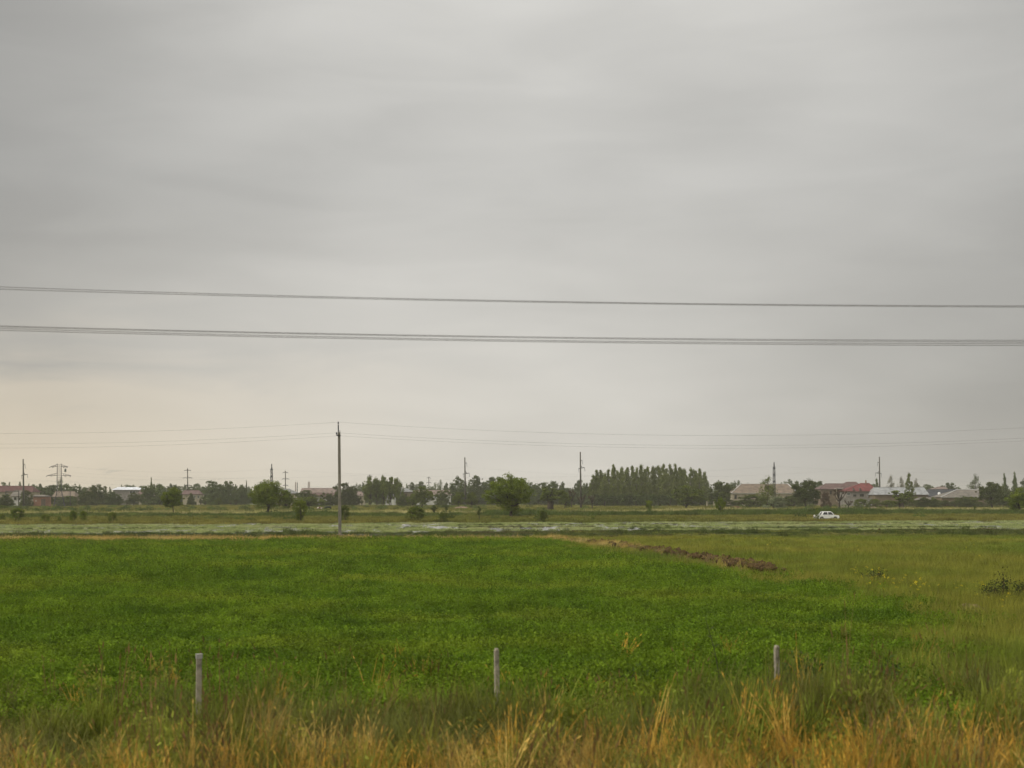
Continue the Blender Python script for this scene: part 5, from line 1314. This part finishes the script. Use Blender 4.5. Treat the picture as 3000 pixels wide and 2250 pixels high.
# ---------------------------------------------------------------- odd plants of the foreground
def leaf_shrub(name, label, x, D, w, h, m, n, s, seed, cat='shrub'):
    r = np.random.default_rng(seed); t = thing(name, (px(x, D), D, 0), label, cat)
    st = MB(); C = []
    for k in range(16):
        a = r.random() * 6.283; q = w / 2 * math.sqrt(r.random()); tip = np.array([q * math.cos(a), q * 0.6 * math.sin(a), h * (0.5 + 0.5 * r.random()) * (1 - 0.4 * (2 * q / w) ** 2)])
        b = tip * np.array([0.45, 0.45, 0]); mid = (b + tip) / 2 + r.normal(0, 0.06, 3); st.tube([b, mid, tip], [0.012, 0.009, 0.004], 5)
        for j in range(n // 16):
            u = r.random() ** 0.7; c = b + (tip - b) * u + r.normal(0, 0.11, 3); c[2] = max(0.03, c[2]); C.append(c)
    st.build('stems', mat('reddish_cane', (0.11, 0.05, 0.03), 0.8, 0.2, 0.1, 3.0), t)
    o = link('foliage', np_mesh('foliage', *diamonds(np.array(C), s * (0.6 + 0.8 * r.random(len(C))), r, 0.6, 0.4)), m, t)
    return t
M_BRAM = leafmat('bramble_leaf', (0.09, 0.13, 0.026), (0.045, 0.075, 0.016), None, 2.0, 6.0, 0.25, 0.5, 0.1)
M_DKSH = leafmat('dark_shrub_leaf', (0.055, 0.065, 0.022), (0.04, 0.05, 0.016), None, 2.0, 5.0, 0.2, 0.6, 0.1)
leaf_shrub('bramble', 'sprawling bramble just right of the rightmost fence post', 2400, 26.6, 2.0, 1.1, M_BRAM, 1800, 0.038, 41)
leaf_shrub('bramble', 'second lower bramble further right along the verge', 2610, 27.6, 1.7, 0.8, M_BRAM, 1100, 0.038, 42)
leaf_shrub('dark_shrub', 'dark twiggy shrub in the meadow at the right edge', 2950, 50.5, 2.3, 1.35, M_DKSH, 2200, 0.035, 43)
leaf_shrub('dark_shrub', 'small dark shrub at the boundary of crop and meadow', 2560, 62.0, 1.4, 0.8, M_DKSH, 900, 0.035, 44)
leaf_shrub('weed_clump', 'leafy weed clump in the verge between the right two posts', 1850, 28.0, 1.5, 0.5, M_BRAM, 900, 0.035, 45)
D = 27.0; t = thing('weed_stalk', (px(2108, D), D, 0), 'single tall dark curved weed stalk above the verge', 'weed')
zt = pz(1805, D); x0 = px(2066, D) - px(2108, D)
MB().tube([(0.02, 0, -0.05), (0.0, 0, 0.5), (x0 * 0.35, 0, zt * 0.62), (x0 * 0.8, 0, zt * 0.87), (x0, 0, zt)], [0.011, 0.010, 0.008, 0.006, 0.003], 6).build('stem', mat('dark_stalk', (0.06, 0.055, 0.03), 0.8, 0.2, 0.1, 3.0), t)
m2 = MB()
for q in range(7):
    u = 0.25 + 0.1 * q; p = Vector((x0 * max(0, u - 0.4) * 1.5, 0, zt * u)); e = p + Vector((0.10 * (-1) ** q, 0.03, 0.06)); m2.poly([p, p.lerp(e, 0.5) + Vector((0, 0.02, 0.012)), e, p.lerp(e, 0.5) + Vector((0, -0.02, -0.012))], [(0, 1, 2, 3)])
m2.build('leaves', M_DKSH, t)

# ---------------------------------------------------------------- the white saloon car
D = 222.0; car = thing('car', (px(2421, D), D, 0.12), 'old boxy white saloon car parked on the turf behind the paddy', 'car', None, R(4)); car.scale = (0.92, 0.92, 0.95)
RUB = mat('tyre_rubber', (0.02, 0.02, 0.02), 0.9, 0.2, 0.05, 3.0); RIM = mat('painted_steel_rim', (0.30, 0.29, 0.25), 0.5, 0.4, 0.05, 3.0); CHR = mat('dull_chrome', (0.35, 0.35, 0.34), 0.3, 0.5, 0.03, 3.0, metallic=0.8)
BLK = mat('black_plastic', (0.02, 0.02, 0.022), 0.6, 0.3, 0.05, 3.0); LAMP = mat('headlamp_glass', (0.5, 0.5, 0.48), 0.1, 0.6, 0.02, 3.0); TAIL = mat('tail_lamp_red', (0.30, 0.02, 0.015), 0.3, 0.5, 0.05, 3.0)
wx = (-1.0, 1.34); wr = 0.30; hw = 0.79
def arch(cx): return [(cx + 0.37 * math.cos(a), 0.30 + 0.37 * math.sin(a)) for a in np.linspace(math.pi, 0, 9)]
prof = [(-2.0, 0.30), (wx[0] - 0.37, 0.27)] + arch(wx[0])[1:-1] + [(wx[0] + 0.37, 0.25), (wx[1] - 0.37, 0.25)] + arch(wx[1])[1:-1] + [(wx[1] + 0.37, 0.28), (1.98, 0.34), (2.03, 0.50), (2.03, 0.74), (1.95, 0.82), (1.10, 0.90), (-0.98, 0.93), (-1.92, 0.88), (-2.03, 0.80), (-2.04, 0.45)]
n = len(prof); V = []
for y, inset in ((-hw, 0), (hw, 0)): V += [(x, y * (1.0 if z < 0.6 else 1.0 - 0.05 * (z - 0.6) / 0.3), z) for x, z in prof]
F = [tuple(range(n)), tuple(range(2 * n - 1, n - 1, -1))] + [((i + 1) % n, i, n + i, n + (i + 1) % n) for i in range(n)]
MB().poly(V, F).build('body', WHITE, car)
zb_, zt_ = 0.92, 1.36; yb_, yt_ = 0.745, 0.60; xb0, xb1, xt0, xt1 = -1.06, 1.08, -0.72, 0.70
rf = MB(); rf.poly([(xt0 - 0.08, -yt_ - 0.02, zt_), (xt1 + 0.06, -yt_ - 0.02, zt_), (xt1 + 0.06, yt_ + 0.02, zt_), (xt0 - 0.08, yt_ + 0.02, zt_), (xt0 + 0.1, -yt_ + 0.1, zt_ + 0.085), (xt1 - 0.12, -yt_ + 0.1, zt_ + 0.085), (xt1 - 0.12, yt_ - 0.1, zt_ + 0.085), (xt0 + 0.1, yt_ - 0.1, zt_ + 0.085)], [(0, 3, 2, 1), (4, 5, 6, 7), (0, 1, 5, 4), (1, 2, 6, 5), (2, 3, 7, 6), (3, 0, 4, 7)]).build('roof', WHITE, car)
for s in (-1, 1):
    def pt(u, v, off=0.0): # u along the glasshouse, v up
        x = (xb0 + (xb1 - xb0) * u) * (1 - v) + (xt0 + (xt1 - xt0) * u) * v; return Vector((x, s * ((yb_ * (1 - v) + yt_ * v) + off), zb_ + (zt_ - zb_) * v))
    for u0, u1, w in ((0.0, 0.0, 0.0), (1.0, 1.0, 0.0)):
        p = MB(); p.bar(pt(u0, 0), pt(u1, 1), 0.075 if u0 else 0.15); p.build('pillar', WHITE, car)
    MB().bar(pt(0.53, 0), pt(0.52, 1), 0.07).build('pillar', WHITE, car)
    MB().poly([pt(0.0, 0), pt(0.10, 0), pt(0.10, 1), pt(0.0, 1), pt(0.0, 0, -0.04), pt(0.10, 0, -0.04), pt(0.10, 1, -0.04), pt(0.0, 1, -0.04)], [(0, 1, 2, 3), (7, 6, 5, 4), (0, 4, 5, 1), (1, 5, 6, 2), (2, 6, 7, 3), (3, 7, 4, 0)]).build('quarter_panel', WHITE, car)
    for u0, u1 in ((0.10, 0.51), (0.545, 0.985)):
        q = [pt(u0, 0.02, -0.02), pt(u1, 0.02, -0.02), pt(u1, 0.98, -0.02), pt(u0, 0.98, -0.02)]; MB().poly(q + [Vector((a.x, a.y - s * 0.01, a.z)) for a in q], [(0, 1, 2, 3), (7, 6, 5, 4), (0, 4, 5, 1), (1, 5, 6, 2), (2, 6, 7, 3), (3, 7, 4, 0)]).build('side_window', GLASS, car)
    for x0, x1 in ((-0.60, 0.06), (0.08, 0.86)):
        do = MB().box(((x0 + x1) / 2, s * (hw + 0.004), 0.59), (x1 - x0, 0.012, 0.60)).build('door', WHITE, car)
        MB().box((x0 + 0.10, s * (hw + 0.022), 0.80), (0.13, 0.03, 0.03)).build('handle', BLK, do)
    MB().box((0.13, s * (hw + 0.002), 0.30), (1.6, 0.03, 0.06)).build('sill_trim', BLK, car)
for a, b, c, d, nm in ((1.0, 1.0, 1, 1, 'windscreen'), (0, 0, 0, 0, 'rear_window')):
    xb_, xt_ = (xb1, xt1) if a else (xb0, xt0); q = [Vector((xb_, -yb_ + 0.06, zb_)), Vector((xb_, yb_ - 0.06, zb_)), Vector((xt_, yt_ - 0.05, zt_)), Vector((xt_, -yt_ + 0.05, zt_))]; e = Vector((-0.012 if a else 0.012, 0, 0))
    MB().poly(q + [p + e for p in q], [(0, 1, 2, 3), (7, 6, 5, 4), (0, 4, 5, 1), (1, 5, 6, 2), (2, 6, 7, 3), (3, 7, 4, 0)]).build(nm, GLASS, car)
for x in wx:
    for s in (-1, 1):
        yc = s * (hw - 0.10)
        ty = MB(); V = []; F = []; prof_t = [(-0.085, 0.19), (-0.085, 0.27), (-0.06, wr), (0.06, wr), (0.085, 0.27), (0.085, 0.19)]
        for i in range(20):
            a = 2 * math.pi * i / 20
            for (yy, rr) in prof_t: V.append((x + rr * math.cos(a), yc + yy, wr + rr * math.sin(a)))
        for i in range(20):
            for j in range(5): p = i * 6 + j; q = ((i + 1) % 20) * 6 + j; F.append((p, q, q + 1, p + 1))
        wo = ty.poly(V, F).build('wheel', RUB, car, True)
        MB().tube([(x, yc - 0.07, wr), (x, yc + 0.07, wr)], 0.195, 16).build('rim', RIM, wo); MB().tube([(x, yc - 0.085, wr), (x, yc + 0.085, wr)], 0.06, 10).build('hub', CHR, wo)
for x, nm in ((2.07, 'front_bumper'), (-2.08, 'rear_bumper')): MB().box((x, 0, 0.46), (0.09, 1.56, 0.11)).build(nm, CHR, car)
for s in (-1, 1):
    MB().tube([(2.02, s * 0.56, 0.66), (2.05, s * 0.56, 0.66)], 0.09, 12).build('headlight', LAMP, car); MB().box((-2.045, s * 0.60, 0.66), (0.03, 0.24, 0.14)).build('tail_light', TAIL, car)
MB().box((2.035, 0, 0.66), (0.02, 0.80, 0.20)).build('grille', BLK, car); MB().box((1.5, 0, 0.885), (0.75, 1.2, 0.012)).build('bonnet', BLK, car).rotation_euler = (0, R(5.4), 0)
MB().box((-2.05, 0, 0.52), (0.02, 0.5, 0.11)).build('number_plate', FRAME, car)
MB().box((-0.2, 0, 1.46), (0.45, 0.5, 0.06)).build('roof_load', BLK, car)

# ---------------------------------------------------------------- two grazing cows
def cow(x, D, L, mt, label, flip):
    me = bpy.data.meshes.new('cow'); s = L / 2.0; f = -1 if flip else 1
    J = [(-0.75, 0, 1.12, .26, .27), (-0.25, 0, 1.08, .30, .34), (0.30, 0, 1.10, .28, .33), (0.72, 0, 1.10, .22, .25), (1.02, 0, 0.86, .13, .16), (1.20, 0, 0.52, .10, .12), (1.34, 0, 0.24, .07, .08)]
    E = [(i, i + 1) for i in range(6)]
    for b, xx, sy in ((0, -0.72, -1), (0, -0.66, 1), (3, 0.62, -1), (3, 0.70, 1)):
        k = len(J); back = xx < 0
        J += [(xx, sy * .17, 0.82, .14, .15), (xx + (-.06 if back else .02), sy * .17, 0.46, .07, .075), (xx + (.0 if back else -.01), sy * .17, 0.22, .05, .055), (xx + .03, sy * .17, 0.03, .06, .06)]
        E += [(b, k), (k, k + 1), (k + 1, k + 2), (k + 2, k + 3)]
    k = len(J); J += [(-1.0, 0, 1.05, .04, .04), (-1.06, 0, .5, .03, .03)]; E += [(0, k), (k, k + 1)]
    for sy in (-1, 1): k = len(J); J += [(1.08, sy * .2, .80, .04, .03)]; E += [(4, k)]
    me.from_pydata([(f * j[0] * s, j[1] * s, j[2] * s) for j in J], E, [])
    o = bpy.data.objects.new('cow', me); COL.objects.link(o)
    md = o.modifiers.new('skin', 'SKIN')
    for i, j in enumerate(J): me.skin_vertices[0].data[i].radius = (j[3] * s, j[4] * s)
    me.skin_vertices[0].data[1].use_root = True
    o.modifiers.new('sub', 'SUBSURF').levels = 1
    dg = bpy.context.evaluated_depsgraph_get(); m2 = bpy.data.meshes.new_from_object(o.evaluated_get(dg)); o.modifiers.clear(); o.data = m2
    m2.materials.clear(); m2.materials.append(mt); o.location = (px(x, D), D, 0); o.rotation_euler = (0, 0, 0.2)
    return tag(o, label, 'cow')
cow(936.5, 372, 1.45, mat('white_brown_hide', (0.62, 0.55, 0.47), 0.8, 0.2, 0, 1.6, col2=(0.14, 0.06, 0.035), detail=1.0), 'white and brown cow grazing left of the tall pole', False)
cow(961, 374, 1.75, mat('black_hide', (0.014, 0.014, 0.016), 0.7, 0.3, 0.1, 2.0), 'black cow grazing just left of the tall pole', True)

# ---------------------------------------------------------------- haze
hm = bpy.data.materials.new('pale_haze'); hm.use_nodes = True; nt = hm.node_tree
for nn_ in list(nt.nodes): nt.nodes.remove(nn_)
ho = nt.nodes.new('ShaderNodeOutputMaterial'); pv = nt.nodes.new('ShaderNodeVolumePrincipled')
pv.inputs['Color'].default_value = (0.97, 0.94, 0.80, 1); pv.inputs['Density'].default_value = 0.0002; pv.inputs['Anisotropy'].default_value = 0.2
nt.links.new(pv.outputs[0], ho.inputs['Volume'])
hb = MB().box((0, 1250, 10.5), (5040, 2760, 23)).build('haze', hm); tag(hb, 'thin pale haze hanging over the whole plain', 'haze', None, 'stuff')

# a wisp of smoke drifting above the village at the left
sm_ = bpy.data.materials.new('grey_smoke'); sm_.use_nodes = True; nt = sm_.node_tree
for nn_ in list(nt.nodes): nt.nodes.remove(nn_)
so = nt.nodes.new('ShaderNodeOutputMaterial'); pv = nt.nodes.new('ShaderNodeVolumePrincipled')
pv.inputs['Color'].default_value = (0.40, 0.46, 0.52, 1)
tcs = nt.nodes.new('ShaderNodeTexCoord'); nz_ = nt.nodes.new('ShaderNodeTexNoise'); nz_.inputs['Scale'].default_value = 2.6; nz_.inputs['Detail'].default_value = 3
mp_ = nt.nodes.new('ShaderNodeMapping'); mp_.inputs['Scale'].default_value = (1.0, 0.3, 1.6); mp_.inputs['Rotation'].default_value = (0, R(20), 0)
nt.links.new(tcs.outputs['Generated'], mp_.inputs[0]); nt.links.new(mp_.outputs[0], nz_.inputs['Vector'])
ln_ = nt.nodes.new('ShaderNodeVectorMath'); ln_.operation = 'DISTANCE'; ln_.inputs[1].default_value = (0.5, 0.5, 0.5)
nt.links.new(tcs.outputs['Generated'], ln_.inputs[0])
f1 = nt.nodes.new('ShaderNodeMapRange'); f1.inputs['From Min'].default_value = 0.5; f1.inputs['From Max'].default_value = 0.1; nt.links.new(ln_.outputs['Value'], f1.inputs['Value'])
f2 = nt.nodes.new('ShaderNodeMapRange'); f2.inputs['From Min'].default_value = 0.46; f2.inputs['From Max'].default_value = 0.72; f2.inputs['To Max'].default_value = 0.035; nt.links.new(nz_.outputs['Fac'], f2.inputs['Value'])
f3 = nt.nodes.new('ShaderNodeMath'); f3.operation = 'MULTIPLY'; nt.links.new(f1.outputs[0], f3.inputs[0]); nt.links.new(f2.outputs[0], f3.inputs[1])
nt.links.new(f3.outputs[0], pv.inputs['Density']); nt.links.new(pv.outputs[0], so.inputs['Volume'])
bm = bmesh.new(); bmesh.ops.create_icosphere(bm, subdivisions=3, radius=1.0); me = bpy.data.meshes.new('smoke'); bm.to_mesh(me); bm.free()
o = link('smoke', me, sm_); o.location = (px(312, 1350), 1350, pz(1379, 1350)); o.scale = (20, 12, 4.6); o.rotation_euler = (0, R(-6), 0)
tag(o, 'faint grey wisp of smoke in the low sky right of the pylon', 'smoke', None, 'stuff')
